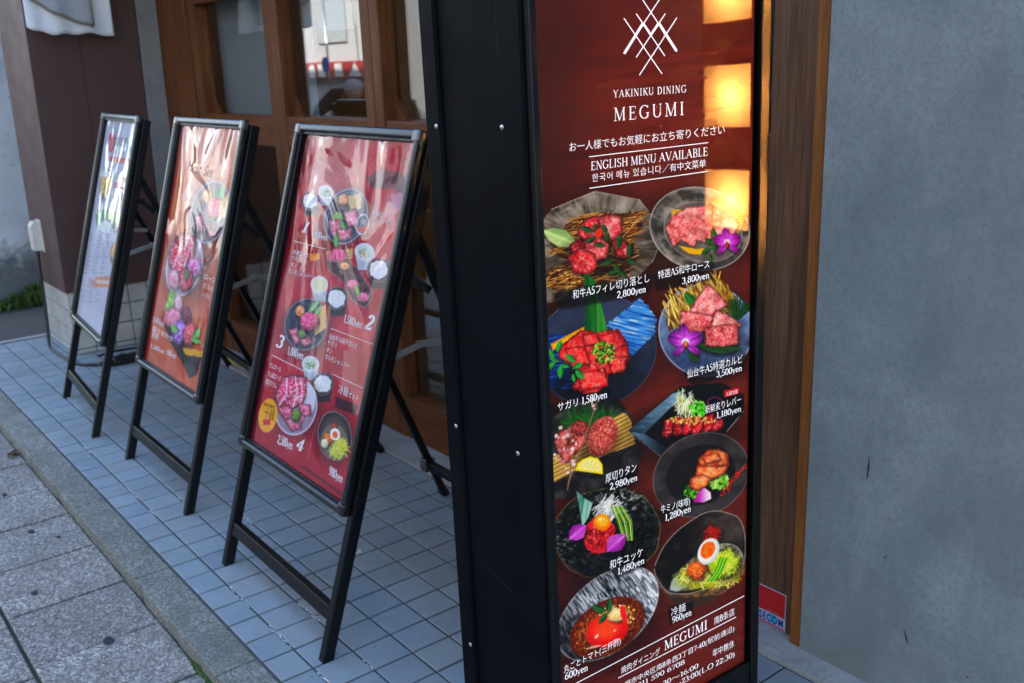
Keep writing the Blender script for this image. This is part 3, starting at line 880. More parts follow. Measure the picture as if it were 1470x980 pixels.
for zc in (-.2325, 0, .23):
    b_ = MB(); b_.box((-.0817, .004, zc - .0684), (.0817, .006, zc + .0684)); b_.build("pane", M["lantern_paper"], wl)
    b_ = MB(); b_.sphere((0, .032, zc), .014); b_.build("bulb", M["bulb_glow"], wl)

# ------------------------------------------------------------------ printed artwork: a small painter on a fine mesh grid
def _h(ix, iy, s):
    a = (ix.astype(np.int64) * 374761393 + iy.astype(np.int64) * 668265263 + s * 982451653) & 0xffffffff
    a = ((a ^ (a >> 13)) * 1274126177) & 0xffffffff
    a = a ^ (a >> 16)
    return (a & 0xffff) / 65535.0
def vn(x, y, s=0):
    ix, iy = np.floor(x), np.floor(y)
    fx, fy = x - ix, y - iy
    fx, fy = fx * fx * (3 - 2 * fx), fy * fy * (3 - 2 * fy)
    a, b, c, d = _h(ix, iy, s), _h(ix + 1, iy, s), _h(ix, iy + 1, s), _h(ix + 1, iy + 1, s)
    return (a * (1 - fx) + b * fx) * (1 - fy) + (c * (1 - fx) + d * fx) * fy
def fbm(x, y, o=3, s=0):
    r, a, t = 0, .5, 0
    for k in range(o):
        r = r + a * vn(x * 2 ** k, y * 2 ** k, s + 17 * k); t += a; a *= .5
    return r / t
def ss(a, b, x):
    t = np.clip((x - a) / (b - a), 0, 1)
    return t * t * (3 - 2 * t)
def two(c1, c2, f):
    c1, c2 = np.asarray(c1, float), np.asarray(c2, float)
    return c1 + (c2 - c1) * f[..., None]

class Canvas:
    """colour grid on a flat panel (u across, v up, metres); shapes are given on the sheet the artwork was traced from, K takes u,v to that sheet"""
    def __init__(s, K, u0, u1, v0, v1, step):
        s.K = np.array(K); s.Ki = np.linalg.inv(s.K)
        s.nu, s.nv = int((u1 - u0) / step) + 1, int((v1 - v0) / step) + 1
        s.u, s.v = np.linspace(u0, u1, s.nu), np.linspace(v0, v1, s.nv)
        U, V = np.meshgrid(s.u, s.v)
        q = np.stack([U, V, np.ones_like(U)], -1) @ s.K.T
        s.PX, s.PY = q[..., 0] / q[..., 2], q[..., 1] / q[..., 2]
        s.C = np.zeros((s.nv, s.nu, 3)); s.seed = 1
        s.crop(0, 0, 1); s.quads = []
    def crop(s, ox, oy, sc):
        s.o = (ox, oy, sc); s.X, s.Y = (s.PX - ox) * sc, (s.PY - oy) * sc; s.aa = max(.6, .9 * sc)
    def uv(s, x, y):
        ox, oy, sc = s.o
        q = s.Ki @ np.array([ox + x / sc, oy + y / sc, 1.0]); return q[0] / q[2], q[1] / q[2]
    def _win(s, x0, y0, x1, y1):
        m = (s.X >= x0) & (s.X <= x1) & (s.Y >= y0) & (s.Y <= y1)
        r, c = np.where(m.any(1))[0], np.where(m.any(0))[0]
        if len(r) == 0: return None
        return slice(r[0], r[-1] + 1), slice(c[0], c[-1] + 1)
    def blend(s, w, a, col):
        col = np.asarray(col, float)
        s.C[w] = s.C[w] * (1 - a[..., None]) + col * a[..., None]
    def poly(s, pts, col, a=1.0, soft=None, wob=0, wsc=10, tex=None):
        s.seed += 1
        pts = np.array(pts, float); soft = soft or s.aa; m = soft + wob + 2
        w = s._win(pts[:, 0].min() - m, pts[:, 1].min() - m, pts[:, 0].max() + m, pts[:, 1].max() + m)
        if not w: return
        x, y = s.X[w], s.Y[w]
        xx_, yy_ = x, y
        if wob:
            xx_ = x + (fbm(x / wsc, y / wsc, 3, s.seed) - .5) * 2 * wob; yy_ = y + (fbm(x / wsc, y / wsc, 3, s.seed + 50) - .5) * 2 * wob
        ins = np.zeros(x.shape, bool); dist = np.full(x.shape, 1e9)
        n = len(pts)
        for i in range(n):
            (ax, ay), (bx, by) = pts[i], pts[(i + 1) % n]
            cond = (ay > yy_) != (by > yy_)
            if ay != by: ins ^= cond & (xx_ < (bx - ax) * (yy_ - ay) / (by - ay) + ax)
            dx, dy = bx - ax, by - ay
            t = np.clip(((xx_ - ax) * dx + (yy_ - ay) * dy) / (dx * dx + dy * dy + 1e-9), 0, 1)
            dist = np.minimum(dist, np.hypot(xx_ - ax - t * dx, yy_ - ay - t * dy))
        sd = np.where(ins, dist, -dist)
        al = np.clip(sd / soft + .5, 0, 1) * a
        if tex: col = tex(x, y, sd)
        s.blend(w, al, col)
    def ell(s, cx, cy, rx, ry, ang=0, col=(0, 0, 0), a=1.0, soft=None, wob=0, wsc=10, tex=None, ring=None):
        s.seed += 1
        soft = soft or s.aa; R_ = max(rx, ry) * (1 + wob) + soft + 2
        w = s._win(cx - R_, cy - R_, cx + R_, cy + R_)
        if not w: return
        x, y = s.X[w], s.Y[w]
        c, n_ = math.cos(R(ang)), math.sin(R(ang))
        p, q = ((x - cx) * c + (y - cy) * n_) / rx, (-(x - cx) * n_ + (y - cy) * c) / ry
        r = np.hypot(p, q)
        if wob: r = r / (1 + wob * 2 * (fbm(x / wsc, y / wsc, 3, s.seed) - .5))
        d = (1 - r) * min(rx, ry)
        al = np.clip(d / soft + .5, 0, 1)
        if ring: al = al * np.clip((ring - d) / soft + .5, 0, 1)
        if tex: col = tex(x, y, p, q, r)
        s.blend(w, al * a, col)
    def line(s, pts, wd, col, a=1.0, soft=None):
        soft = soft or s.aa * .8
        pts = np.array(pts, float)
        for (ax, ay), (bx, by) in zip(pts, pts[1:]):
            m = wd + soft + 2
            w = s._win(min(ax, bx) - m, min(ay, by) - m, max(ax, bx) + m, max(ay, by) + m)
            if not w: continue
            x, y = s.X[w], s.Y[w]; dx, dy = bx - ax, by - ay
            t = np.clip(((x - ax) * dx + (y - ay) * dy) / (dx * dx + dy * dy + 1e-9), 0, 1)
            d = np.hypot(x - ax - t * dx, y - ay - t * dy)
            s.blend(w, np.clip((wd / 2 - d) / soft + .5, 0, 1) * a, col)
    # --- kinds of printed food
    def shadow(s, cx, cy, rx, ry, ang=0, a=.5): s.ell(cx, cy, rx, ry, ang, (12, 8, 8), a, soft=min(rx, ry) * .6)
    def meat(s, pts, dark, light, vein, sc=9, amt=1.0, wob=3, shine=.5):
        sd_ = s.seed + 3
        def tex(x, y, d):
            f = fbm(x / (sc * 2.2), y / (sc * 2.2), 4, sd_)
            col = two(dark, light, ss(.25, .75, f))
            rg = 1 - np.abs(2 * fbm(x / sc, y / sc, 3, sd_ + 9) - 1)
            col = two([0, 0, 0], vein, np.ones_like(f)) * (ss(.86, .97, rg) * amt)[..., None] + col * (1 - ss(.86, .97, rg) * amt)[..., None]
            e = ss(0, sc * 1.5, d)
            lg = ss(.2, .8, fbm(x / (sc * 4), y / (sc * 4), 2, sd_ + 21))
            col = col * ((.52 + .5 * e) * (.82 + .36 * lg))[..., None]
            h = ss(.66, .8, vn(x / (sc * .8), y / (sc * .45), sd_ + 5)) * shine * e
            return col * (1 - h[..., None]) + np.array([250, 225, 222]) * h[..., None]
        q = np.array(pts, float); q = pts = q.mean(0) + (q - q.mean(0)) * 1.07
        s.poly(q + (sc * .15, sc * .5), (8, 3, 3), a=.35, soft=sc * 1.3, wob=wob, wsc=sc)
        s.poly(pts, dark, wob=wob, wsc=sc, tex=tex)
    def blob(s, cx, cy, rx, ry, ang, c1, c2, sc=6, wob=.25, hl=(255, 240, 235), hla=.35, a=1.0):
        sd_ = s.seed + 7
        def tex(x, y, p, q, r):
            f = fbm(x / sc, y / sc, 3, sd_)
            col = two(c1, c2, ss(.25, .75, f))
            sh = np.clip(1.05 - .25 * q - .12 * p - .45 * ss(.55, 1.05, r), .3, 1.3)
            col = col * sh[..., None]
            h = ss(.68, .82, vn(x / (sc * .7), y / (sc * .5), sd_ + 2)) * hla
            return np.clip(col * (1 - h[..., None]) + np.array(hl) * h[..., None], 0, 255)
        s.ell(cx + rx * .06, cy + ry * .16, rx * 1.06, ry * 1.06, ang, (8, 5, 5), a=.5, soft=min(rx, ry) * .5)
        s.ell(cx, cy, rx, ry, ang, c1, wob=wob, wsc=max(rx, ry) * .55, tex=tex, a=a)
    def leafs(s, lst, c1=(22, 60, 28), c2=(70, 120, 60)):
        for (x, y, L, wd, ang) in lst:
            c, n_ = math.cos(R(ang)), math.sin(R(ang))
            pts = [(x + c * L * t - n_ * wd * k, y + n_ * L * t + c * wd * k) for t, k in ((-1, 0), (-.5, .75), (.1, 1), (.6, .6), (1, 0), (.6, -.6), (.1, -1), (-.5, -.75))]
            if wd > 8: s.poly(np.array(pts) + (wd * .15, wd * .35), (6, 8, 6), a=.4, soft=wd * .7)
            def tex(X, Y, d):
                q = -(X - x) * n_ + (Y - y) * c; p = (X - x) * c + (Y - y) * n_
                f = ss(-wd, wd, q) * .7 + .3 * vn(p / 2.5 + np.abs(q) * .4, q / 4, 3)
                col = two(c1, c2, f)
                m = np.exp(-(q / (wd * .14 + .3)) ** 2) * .5
                return col * (1 - m[..., None]) + np.array(c2) * 1.25 * m[..., None]
            s.poly(pts, c1, tex=tex)
    def sprinkle(s, cx, cy, rx, ry, n, size, cols, ang=0, seed=1):
        g = random.Random(seed)
        for k in range(n):
            a, r_ = g.uniform(0, 6.283), g.random() ** .6
            x, y = cx + rx * r_ * math.cos(a), cy + ry * r_ * math.sin(a)
            z = g.uniform(.6, 1.3) * size
            s.ell(x, y, z, z * g.uniform(.5, 1), g.uniform(0, 180), g.choice(cols))
    def shreds(s, cx, cy, rx, ry, n, L, wd, cols, seed=1, dirn=None):
        g = random.Random(seed)
        for k in range(n):
            a, r_ = g.uniform(0, 6.283), g.random() ** .7
            x, y = cx + rx * r_ * math.cos(a), cy + ry * r_ * math.sin(a)
            t = g.uniform(0, 3.14) if dirn is None else R(dirn) + g.gauss(0, .35)
            l_ = L * g.uniform(.6, 1.2)
            b = g.uniform(-.5, .5)
            pts = [(x + math.cos(t + b * q) * l_ * q, y + math.sin(t + b * q) * l_ * q) for q in (-.5, 0, .5)]
            s.line(pts, wd * g.uniform(.7, 1.2), g.choice(cols))
    gain, sat = .35, 1.05
    def grade(s, C):
        x = C / 255.0
        x = x + s.gain * (x * x * (3 - 2 * x) - x)          # print contrast
        g_ = x @ np.array((.3, .59, .11)); x = g_[..., None] + (x - g_[..., None]) * s.sat
        return x * 255
    def mesh(s, name, mat, place, parent):
        me = bpy.data.meshes.new(name)
        U, V = np.meshgrid(s.u, s.v)
        co = place(U, V).reshape(-1, 3).astype(np.float32)
        i = np.arange(s.nv * s.nu).reshape(s.nv, s.nu)
        f = np.stack([i[:-1, :-1], i[:-1, 1:], i[1:, 1:], i[1:, :-1]], -1).reshape(-1, 4)
        me.vertices.add(len(co)); me.vertices.foreach_set("co", co.ravel())
        me.loops.add(f.size); me.loops.foreach_set("vertex_index", f.ravel().astype(np.int32))
        me.polygons.add(len(f)); me.polygons.foreach_set("loop_start", np.arange(0, f.size, 4, dtype=np.int32))
        me.update(calc_edges=True)
        at = me.color_attributes.new("print", 'FLOAT_COLOR', 'POINT')
        c = np.ones((s.nv * s.nu, 4), np.float32); c[:, :3] = lin(np.clip(s.grade(s.C), 0, 255)).reshape(-1, 3)
        at.data.foreach_set("color", c.ravel())
        me.materials.append(mat)
        o = bpy.data.objects.new(name, me); COL.objects.link(o); o.parent = parent
        return o

# ------------------------------------------------------------------ lettering: own serif capitals and figures, other scripts from the built-in font
def arc(cx, cy, rx, ry, a0, a1, n=12):
    return [(cx + rx * math.cos(R(a0 + (a1 - a0) * k / n)), cy + ry * math.sin(R(a0 + (a1 - a0) * k / n))) for k in range(n + 1)]
T_, t_ = .125, .05
def sf(x, y, w=.26): return ([(x - w / 2, y), (x + w / 2, y)], t_)
G = {}
def glyph(ch, adv, *st): G[ch] = (adv, st)
glyph('A', .98, ([(.08, 0), (.46, 1)], t_), ([(.46, 1), (.86, 0)], T_), ([(.22, .34), (.70, .34)], t_), sf(.08, .02), sf(.86, .02))
glyph('B', .8, ([(.2, 0), (.2, 1)], T_), ([(.06, .98), (.4, .98)] + arc(.4, .76, .24, .22, 90, -90), None), ([(.2, .53), (.42, .53)] + arc(.42, .275, .28, .255, 90, -90) + [(.06, .02)], None))
glyph('D', .92, ([(.2, 0), (.2, 1)], T_), ([(.06, .98), (.4, .98)] + arc(.38, .5, .44, .48, 90, -90, 18) + [(.06, .02)], None))
glyph('E', .78, ([(.2, 0), (.2, 1)], T_), ([(.06, .98), (.66, .98), (.68, .8)], t_), ([(.2, .52), (.54, .52)], t_), ([(.06, .02), (.68, .02), (.72, .22)], t_), ([(.54, .62), (.54, .42)], t_))
glyph('G', .98, (arc(.5, .5, .42, .49, 40, 320, 24), None), ([(.82, .1), (.82, .42)], T_), sf(.80, .42, .3), ([(.82, .81), (.84, .98)], t_))
glyph('H', 1.0, ([(.2, 0), (.2, 1)], T_), ([(.8, 0), (.8, 1)], T_), ([(.2, .52), (.8, .52)], t_), sf(.2, .02), sf(.8, .02), sf(.2, .98), sf(.8, .98))
glyph('I', .42, ([(.21, 0), (.21, 1)], T_), sf(.21, .02, .3), sf(.21, .98, .3))
glyph('K', .92, ([(.2, 0), (.2, 1)], T_), ([(.78, 1), (.24, .42)], t_), ([(.38, .58), (.84, 0)], T_), sf(.2, .02), sf(.2, .98), sf(.78, .98), sf(.84, .02))
glyph('L', .74, ([(.2, 0), (.2, 1)], T_), ([(.06, .02), (.64, .02), (.68, .24)], t_), sf(.2, .98, .3))
glyph('M', 1.16, ([(.16, 0), (.18, 1)], t_), ([(.2, 1), (.57, .02)], T_), ([(.57, .02), (.95, 1)], t_), ([(.98, 0), (.96, 1)], T_), sf(.16, .02), sf(.98, .02), sf(.12, .98, .18), sf(1.02, .98, .18))
glyph('N', 1.0, ([(.18, 0), (.18, 1)], t_), ([(.18, 1), (.82, 0)], T_), ([(.82, 0), (.82, 1)], t_), sf(.18, .02), sf(.82, .98), sf(.13, .98, .18))
glyph('O', 1.0, (arc(.5, .5, .42, .49, 0, 360, 26), None))
glyph('S', .72, (arc(.36, .74, .23, .24, 30, 270, 14) + arc(.36, .26, .26, .24, 90, -150, 14), None), ([(.56, .78), (.56, .98)], t_), ([(.12, .02), (.12, .24)], t_))
glyph('U', .98, ([(.18, 1), (.18, .34)], T_), (arc(.49, .34, .31, .33, 180, 360), None), ([(.8, .34), (.8, 1)], t_), sf(.18, .98), sf(.8, .98))
glyph('V', .96, ([(.1, 1), (.5, 0)], T_), ([(.5, 0), (.86, 1)], t_), sf(.1, .98), sf(.86, .98))
glyph('Y', .94, ([(.1, 1), (.47, .46)], T_), ([(.47, .46), (.84, 1)], t_), ([(.47, .48), (.47, 0)], T_), sf(.1, .98), sf(.84, .98), sf(.47, .02, .3))
glyph('T', .84, ([(.42, 0), (.42, 1)], T_), ([(.06, .8), (.08, .98), (.76, .98), (.78, .8)], t_), sf(.42, .02, .3))
glyph('0', .66, (arc(.33, .5, .24, .48, 0, 360, 22), None))
glyph('1', .5, ([(.27, 0), (.27, .98), (.12, .88)], None), sf(.27, .02, .34))
glyph('2', .64, (arc(.31, .72, .2, .26, 170, -30, 12) + [(.1, .04)], None), ([(.08, .04), (.54, .04), (.58, .2)], .09))
glyph('3', .64, (arc(.29, .75, .2, .23, 160, -80, 12), None), (arc(.29, .27, .24, .26, 85, -160, 14), None))
glyph('4', .66, ([(.42, 0), (.42, 1), (.06, .3)], None), ([(.04, .28), (.62, .28)], .06), sf(.42, .02))
glyph('5', .64, ([(.54, .97), (.18, .97), (.14, .54)], .08), (arc(.29, .3, .25, .29, 110, -160, 14), None))
glyph('6', .66, (arc(.33, .3, .24, .28, 0, 360, 18), None), ([(.1, .34), (.16, .68), (.34, .9), (.5, .98)], .09))
glyph('7', .6, ([(.08, .82), (.1, .96), (.56, .96), (.24, 0)], .09))
glyph('8', .66, (arc(.33, .75, .19, .23, 0, 360, 16), None), (arc(.33, .27, .24, .26, 0, 360, 18), None))
glyph('9', .66, (arc(.33, .7, .24, .28, 0, 360, 18), None), ([(.56, .66), (.5, .32), (.32, .1), (.14, .02)], .09))
glyph(',', .3, ([(.16, .08), (.17, -.02), (.1, -.16)], .11))
glyph('.', .28, ([(.14, -.0), (.14, .11)], .12))
glyph(':', .3, ([(.15, .0), (.15, .12)], .12), ([(.15, .52), (.15, .64)], .12))
glyph('-', .4, ([(.06, .34), (.34, .34)], .07))
glyph('y', .58, ([(.08, .62), (.3, .04)], .1), ([(.5, .62), (.26, -.12), (.12, -.24)], .05), sf(.08, .61, .18), sf(.5, .61, .18))
glyph('e', .54, ([(.1, .34), (.46, .34)] + arc(.28, .32, .2, .31, 5, 320, 14), None))
glyph('n', .66, ([(.16, 0), (.16, .64)], .1), (arc(.34, .44, .16, .18, 180, 0, 8), None), ([(.5, .44), (.5, 0)], .1), sf(.16, .02, .2), sf(.5, .02, .2))
glyph('o', .58, (arc(.29, .31, .21, .31, 0, 360, 16), None))
glyph('r', .46, ([(.16, 0), (.16, .64)], .1), (arc(.32, .42, .16, .2, 180, 50, 6), None), sf(.16, .02, .2))
glyph(' ', .36)
FONT = {}
def font_glyph(ch, off=0.0):
    key = (ch, off)
    if key not in FONT:
        c = bpy.data.curves.new("t", 'FONT'); c.body = ch; c.resolution_u = 3; c.offset = off
        o = bpy.data.objects.new("t", c); COL.objects.link(o)
        dg = bpy.context.evaluated_depsgraph_get()
        ev = o.evaluated_get(dg); me = ev.to_mesh()
        FONT[key] = ([(v.co.x, v.co.y) for v in me.vertices], [tuple(p.vertices) for p in me.polygons])
        ev.to_mesh_clear(); bpy.data.objects.remove(o); bpy.data.curves.remove(c)
    return FONT[key]
def stroke(pts, wd, bold, out, ox, sc):
    n = len(pts)
    cl = n > 4 and math.hypot(pts[0][0] - pts[-1][0], pts[0][1] - pts[-1][1]) < 1e-4
    L, R2 = [], []
    for i, (x, y) in enumerate(pts):
        a = pts[i - 1] if i else (pts[-2] if cl else pts[i]); b = pts[i + 1] if i < n - 1 else (pts[1] if cl else pts[i])
        dx, dy = b[0] - a[0], b[1] - a[1]; l_ = math.hypot(dx, dy) or 1
        w_ = (wd if wd else t_ + (T_ - t_) * (abs(dy) / l_) ** 1.2) * bold / 2
        L.append(((x - dy / l_ * w_) * sc + ox, (y + dx / l_ * w_) * sc)); R2.append(((x + dy / l_ * w_) * sc + ox, (y - dx / l_ * w_) * sc))
    V, F = out
    k = len(V); V += L + R2
    for i in range(n - 1): F.append((k + i, k + i + 1, k + n + i + 1, k + n + i))
CAP = .76
def layout(text, bold=1.0, lat=True, track=0.0, off=0.0):
    V, F, x = [], [], 0
    for ch in text:
        if lat and ch in G:
            adv, sts = G[ch]
            for pts, wd in sts: stroke(pts, wd, bold, (V, F), x, CAP)
            x += adv * CAP + track
        else:
            gv, gf = font_glyph(ch, off)
            k = len(V)
            wide = ord(ch) > 0x2000
            w0 = 1.0 if wide else (max([p[0] for p in gv] or [.3]) + .08)
            V += [(px + x, py) for px, py in gv]; F += [tuple(i + k for i in f) for f in gf]
            x += w0 + track
    return V, F, x

class Lettering:
    off = 0.0
    def __init__(s, cv, place): s.cv, s.place, s.V, s.F, s.MI, s.mats = cv, place, [], [], [], []
    def text(s, txt, L, Rr, h, mat, up=0.0, bold=1.15, lat=True, track=0.0, em=None, lift=.0005, off=None):
        """L, Rr: ends of the baseline; h: body height of the line"""
        V, F, W = layout(txt, bold, lat, track, s.off if off is None else off)
        asc = .84 if em is None else em
        k = h / asc; n = len(s.V)
        for x, y in V:
            f = x / W
            s._add(L[0] + (Rr[0] - L[0]) * f + up * y * k, L[1] + (Rr[1] - L[1]) * f - y * k, lift)
        s._faces(F, n, mat)
    def rule(s, p, q, wd, mat, lift=.0005):
        n = len(s.V); dx, dy = q[0] - p[0], q[1] - p[1]; l_ = math.hypot(dx, dy); ox, oy = -dy / l_ * wd / 2, dx / l_ * wd / 2
        for x, y in ((p[0] + ox, p[1] + oy), (q[0] + ox, q[1] + oy), (q[0] - ox, q[1] - oy), (p[0] - ox, p[1] - oy)): s._add(x, y, lift)
        s._faces([(0, 1, 2, 3)], n, mat)
    def shape(s, pts, mat, lift=.0004):
        n = len(s.V)
        for x, y in pts: s._add(x, y, lift)
        s._faces([tuple(range(len(pts)))], n, mat)
    def _add(s, x, y, lift):
        u, v = s.cv.uv(x, y); s.V.append(tuple(s.place(np.array(u), np.array(v), lift)))
    def _faces(s, F, n, mat):
        if mat not in s.mats: s.mats.append(mat)
        for f in F: s.F.append(tuple(i + n for i in f)); s.MI.append(s.mats.index(mat))
    def build(s, name, parent):
        me = bpy.data.meshes.new(name); me.from_pydata(s.V, [], s.F)
        for m in s.mats: me.materials.append(M[m])
        me.polygons.foreach_set("material_index", np.array(s.MI, np.int32)); me.update()
        o = bpy.data.objects.new(name, me); COL.objects.link(o); o.parent = parent
        return o

def print_mat(name, emit, diff, coat, wave, rough=.03, coat_ior=1.5):
    t = NT(name)
    at = t.n("ShaderNodeAttribute", attribute_name="print")
    c = t.mix(1.0, at.outputs["Color"], (diff,) * 3, 'MULTIPLY')
    t.base(c); t.l(at.outputs["Color"], t.b.inputs["Emission Color"])
    t.set(Emission_Strength=emit, Roughness=.6, Coat_Weight=coat, Coat_Roughness=rough, Coat_IOR=coat_ior, Specular_IOR_Level=.05)
    if wave:
        v = t.coord()
        vs = t.coord((1.0, .62, .62))
        n1 = t.noise(vs, wave[0], 1.6, .42, 1.6)
        n2 = t.noise(t.coord((1.5, .16, .16)), wave[0] * 6, 1, .5, .4)
        h0 = t.n("ShaderNodeMath", operation='MULTIPLY_ADD'); t.l(n2, h0.inputs[0]); h0.inputs[1].default_value = wave[2]; t.l(n1, h0.inputs[2])
        sz = t.n("ShaderNodeSeparateXYZ"); t.l(v, sz.inputs[0])
        sl = t.n("ShaderNodeMapRange"); sl.inputs["From Min"].default_value = .72; sl.inputs["From Max"].default_value = 1.2; sl.inputs["To Min"].default_value = .12
        t.l(sz.outputs[2], sl.inputs["Value"])
        h = t.n("ShaderNodeMath", operation='MULTIPLY'); t.l(h0.outputs[0], h.inputs[0]); t.l(sl.outputs[0], h.inputs[1])
        x = t.n("ShaderNodeBump"); x.inputs["Strength"].default_value = 1.0; x.inputs["Distance"].default_value = wave[1]
        t.l(h.outputs[0], x.inputs["Height"]); t.l(x.outputs[0], t.b.inputs["Coat Normal"])
    M[name] = t.m
def ink(name, c, emit=0.0, diff=1.0):
    t = NT(name); l_ = tuple(float(q) for q in lin(c)); t.base(tuple(q * diff for q in l_)); t.set(Roughness=.5, Emission_Color=(*l_, 1), Emission_Strength=emit); M[name] = t.m

# ------------------------------------------------------------------ the tall lit menu sign
SE, SDf = .86 / GAIN, .05
print_mat("menu_print", SE, SDf, 1.0, None, .034, 1.32)
ink("lit_white", (238, 238, 244), SE * 1.05, .5)
ink("lit_red", (190, 20, 35), SE, .3)
KS = [[1584.737530105409, -264.3038496757113, 1450.7064717462326], [11.020228342759294, -1522.8809098313002, 2226.213366311237], [0.5879664447542895, -0.266704187362416, 1.7839470163959712]]
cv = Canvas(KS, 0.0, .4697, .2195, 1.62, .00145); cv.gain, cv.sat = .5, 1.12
# printed dark-red timber ground
f1 = fbm(cv.PX / 60 + cv.PY / 400, (cv.PY + .12 * cv.PX) / 9, 4, 3); f2 = fbm(cv.PX / 140, (cv.PY + .12 * cv.PX) / 60, 3, 9)
cv.C[:] = two((86, 33, 27), (110, 46, 34), ss(.2, .8, .55 * f1 + .45 * f2))
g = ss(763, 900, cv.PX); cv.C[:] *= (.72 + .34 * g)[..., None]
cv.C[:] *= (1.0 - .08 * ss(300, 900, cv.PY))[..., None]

def straw(c, pts, n, L, cols, ang, wd, seed, base=(70, 42, 22)):
    c.poly(pts, base, wob=8, wsc=14)
    P_ = np.array(pts, float); g_ = random.Random(seed)
    x0, y0 = P_.min(0); x1, y1 = P_.max(0)
    def inside(x, y):
        r_ = False
        for (ax, ay), (bx, by) in zip(pts, pts[1:] + pts[:1]):
            if (ay > y) != (by > y) and x < (bx - ax) * (y - ay) / (by - ay) + ax: r_ = not r_
        return r_
    k = 0
    while k < n:
        x, y = g_.uniform(x0, x1), g_.uniform(y0, y1)
        if not inside(x, y): k += .2; continue
        k += 1
        a = R(ang + g_.gauss(0, 16)); l_ = L * g_.uniform(.6, 1.3); col = np.array(g_.choice(cols)) * g_.uniform(.65, 1.1)
        c.line([(x - math.cos(a) * l_ / 2, y - math.sin(a) * l_ / 2), (x + math.cos(a) * l_ / 2, y + math.sin(a) * l_ / 2)], wd * g_.uniform(.7, 1.3), col)
def radial(cx, cy, c1, c2, n, s=1):
    def tex(x, y, d):
        a = np.arctan2(y - cy, x - cx); r_ = np.hypot(x - cx, y - cy)
        return two(c1, c2, ss(.2, .8, .6 * fbm(a * n, r_ / 60, 3, s) + .4 * fbm(x / 50, y / 50, 3, s + 4)))
    return tex
def bamboo(c, pts, p, q, n, c1=(196, 158, 88), c2=(120, 84, 40)):
    """strips running along direction p, stacked along q"""
    d = np.array(q, float); l_ = np.hypot(*d); d /= l_; o = np.array(p, float)
    def tex(x, y, s_):
        t = ((x - o[0]) * d[0] + (y - o[1]) * d[1]) / l_ * n
        fr = t - np.floor(t)
        return two(c2, c1, ss(0, .28, fr) * (1 - ss(.82, 1, fr)) * (.75 + .25 * vn(np.floor(t) * 3.7, x / 40, 5)))
    c.poly(pts, c1, tex=tex)
def orchid(c, x, y, s, seed=1, c1=(120, 16, 110), c2=(205, 80, 190)):
    for ang, L_, W_2, dist in ((262, .46, .26, .52), (42, .50, .22, .52), (128, .50, .22, .50), (198, .50, .40, .46), (338, .50, .40, .46)):
        ca, sa = math.cos(R(ang)), math.sin(R(ang))
        c.ell(x + ca * s * dist + 2, y + sa * s * dist + 5, s * L_, s * W_2, ang, (10, 4, 10), .4, soft=s * .2)
        def tex(X, Y, p, q, r):
            f = ss(-1.1, .9, p) * .75 + .25 * vn(q * 5, p * 1.5, seed)
            col = two([min(255, v * 1.18 + 30) for v in c2], c1, f)
            return col * (1.08 - .3 * r ** 3 - .25 * np.exp(-(q / .1) ** 2))[..., None]
        c.ell(x + ca * s * dist, y + sa * s * dist, s * L_, s * W_2, ang, c1, wob=.14, wsc=s * .5, tex=tex)
    c.ell(x, y, s * .2, s * .18, 0, (246, 232, 240), soft=s * .12)
    c.blob(x, y + s * .16, s * .15, s * .2, 0, (226, 120, 40), (120, 20, 70), 4)

cv.crop(750, 250, 2.8)
# 1 fillet on a fluted glass plate
cv.shadow(330, 320, 300, 250, 0, .5)
pl8 = [(60, 200), (78, 186), (116, 140), (290, 68), (470, 102), (528, 178), (560, 262), (522, 352), (430, 446), (300, 480), (90, 520), (60, 470)]
cv.poly(pl8, (112, 102, 92), tex=radial(310, 300, (62, 54, 48), (150, 140, 128), 13, 4))
cv.poly([(290, 72), (470, 106), (520, 180), (480, 210), (400, 150), (250, 120), (120, 165)], (150, 142, 132), a=.45, tex=radial(310, 420, (90, 80, 72), (190, 182, 172), 22, 8))
for a_, b_ in (((290, 70), (300, 300)), ((470, 104), (330, 300)), ((555, 262), (340, 310)), ((118, 142), (300, 300)), ((430, 446), (330, 320))): cv.line([a_, b_], 2, (190, 182, 172), .35)
cv.line(pl8[2:8], 3, (205, 198, 188), .7)
SC_ = [(205, 150, 84), (168, 108, 50), (132, 80, 36), (226, 176, 110), (92, 52, 24)]
straw(cv, [(104, 430), (110, 392), (190, 345), (128, 318), (170, 205), (250, 158), (478, 150), (480, 215), (440, 255), (460, 330), (420, 400), (300, 450), (120, 468)], 330, 90, SC_, -12, 4, 5)
cv.leafs([(152, 254, 78, 36, 22)], (120, 150, 92), (196, 214, 150))
cv.shadow(310, 330, 150, 80, 0, .55)
FM = dict(vein=(240, 170, 170), sc=12, amt=.45, shine=.42)
cv.meat([(222, 232), (250, 180), (300, 165), (330, 215), (300, 255), (240, 262)], (150, 22, 30), (205, 60, 66), **FM)
cv.meat([(300, 175), (340, 156), (392, 172), (400, 226), (370, 262), (320, 240)], (170, 50, 58), (232, 132, 130), **FM)
cv.meat([(190, 282), (240, 252), (262, 290), (240, 322), (196, 318)], (120, 14, 24), (170, 36, 44), **FM)
cv.meat([(250, 262), (300, 250), (345, 282), (335, 335), (280, 348), (250, 322)], (176, 40, 50), (230, 112, 112), **FM)
cv.meat([(360, 270), (400, 258), (440, 290), (430, 330), (380, 332)], (140, 20, 32), (205, 70, 74), **FM)
cv.meat([(186, 330), (230, 300), (290, 318), (298, 372), (262, 402), (206, 392)], (170, 22, 32), (226, 86, 84), **FM)
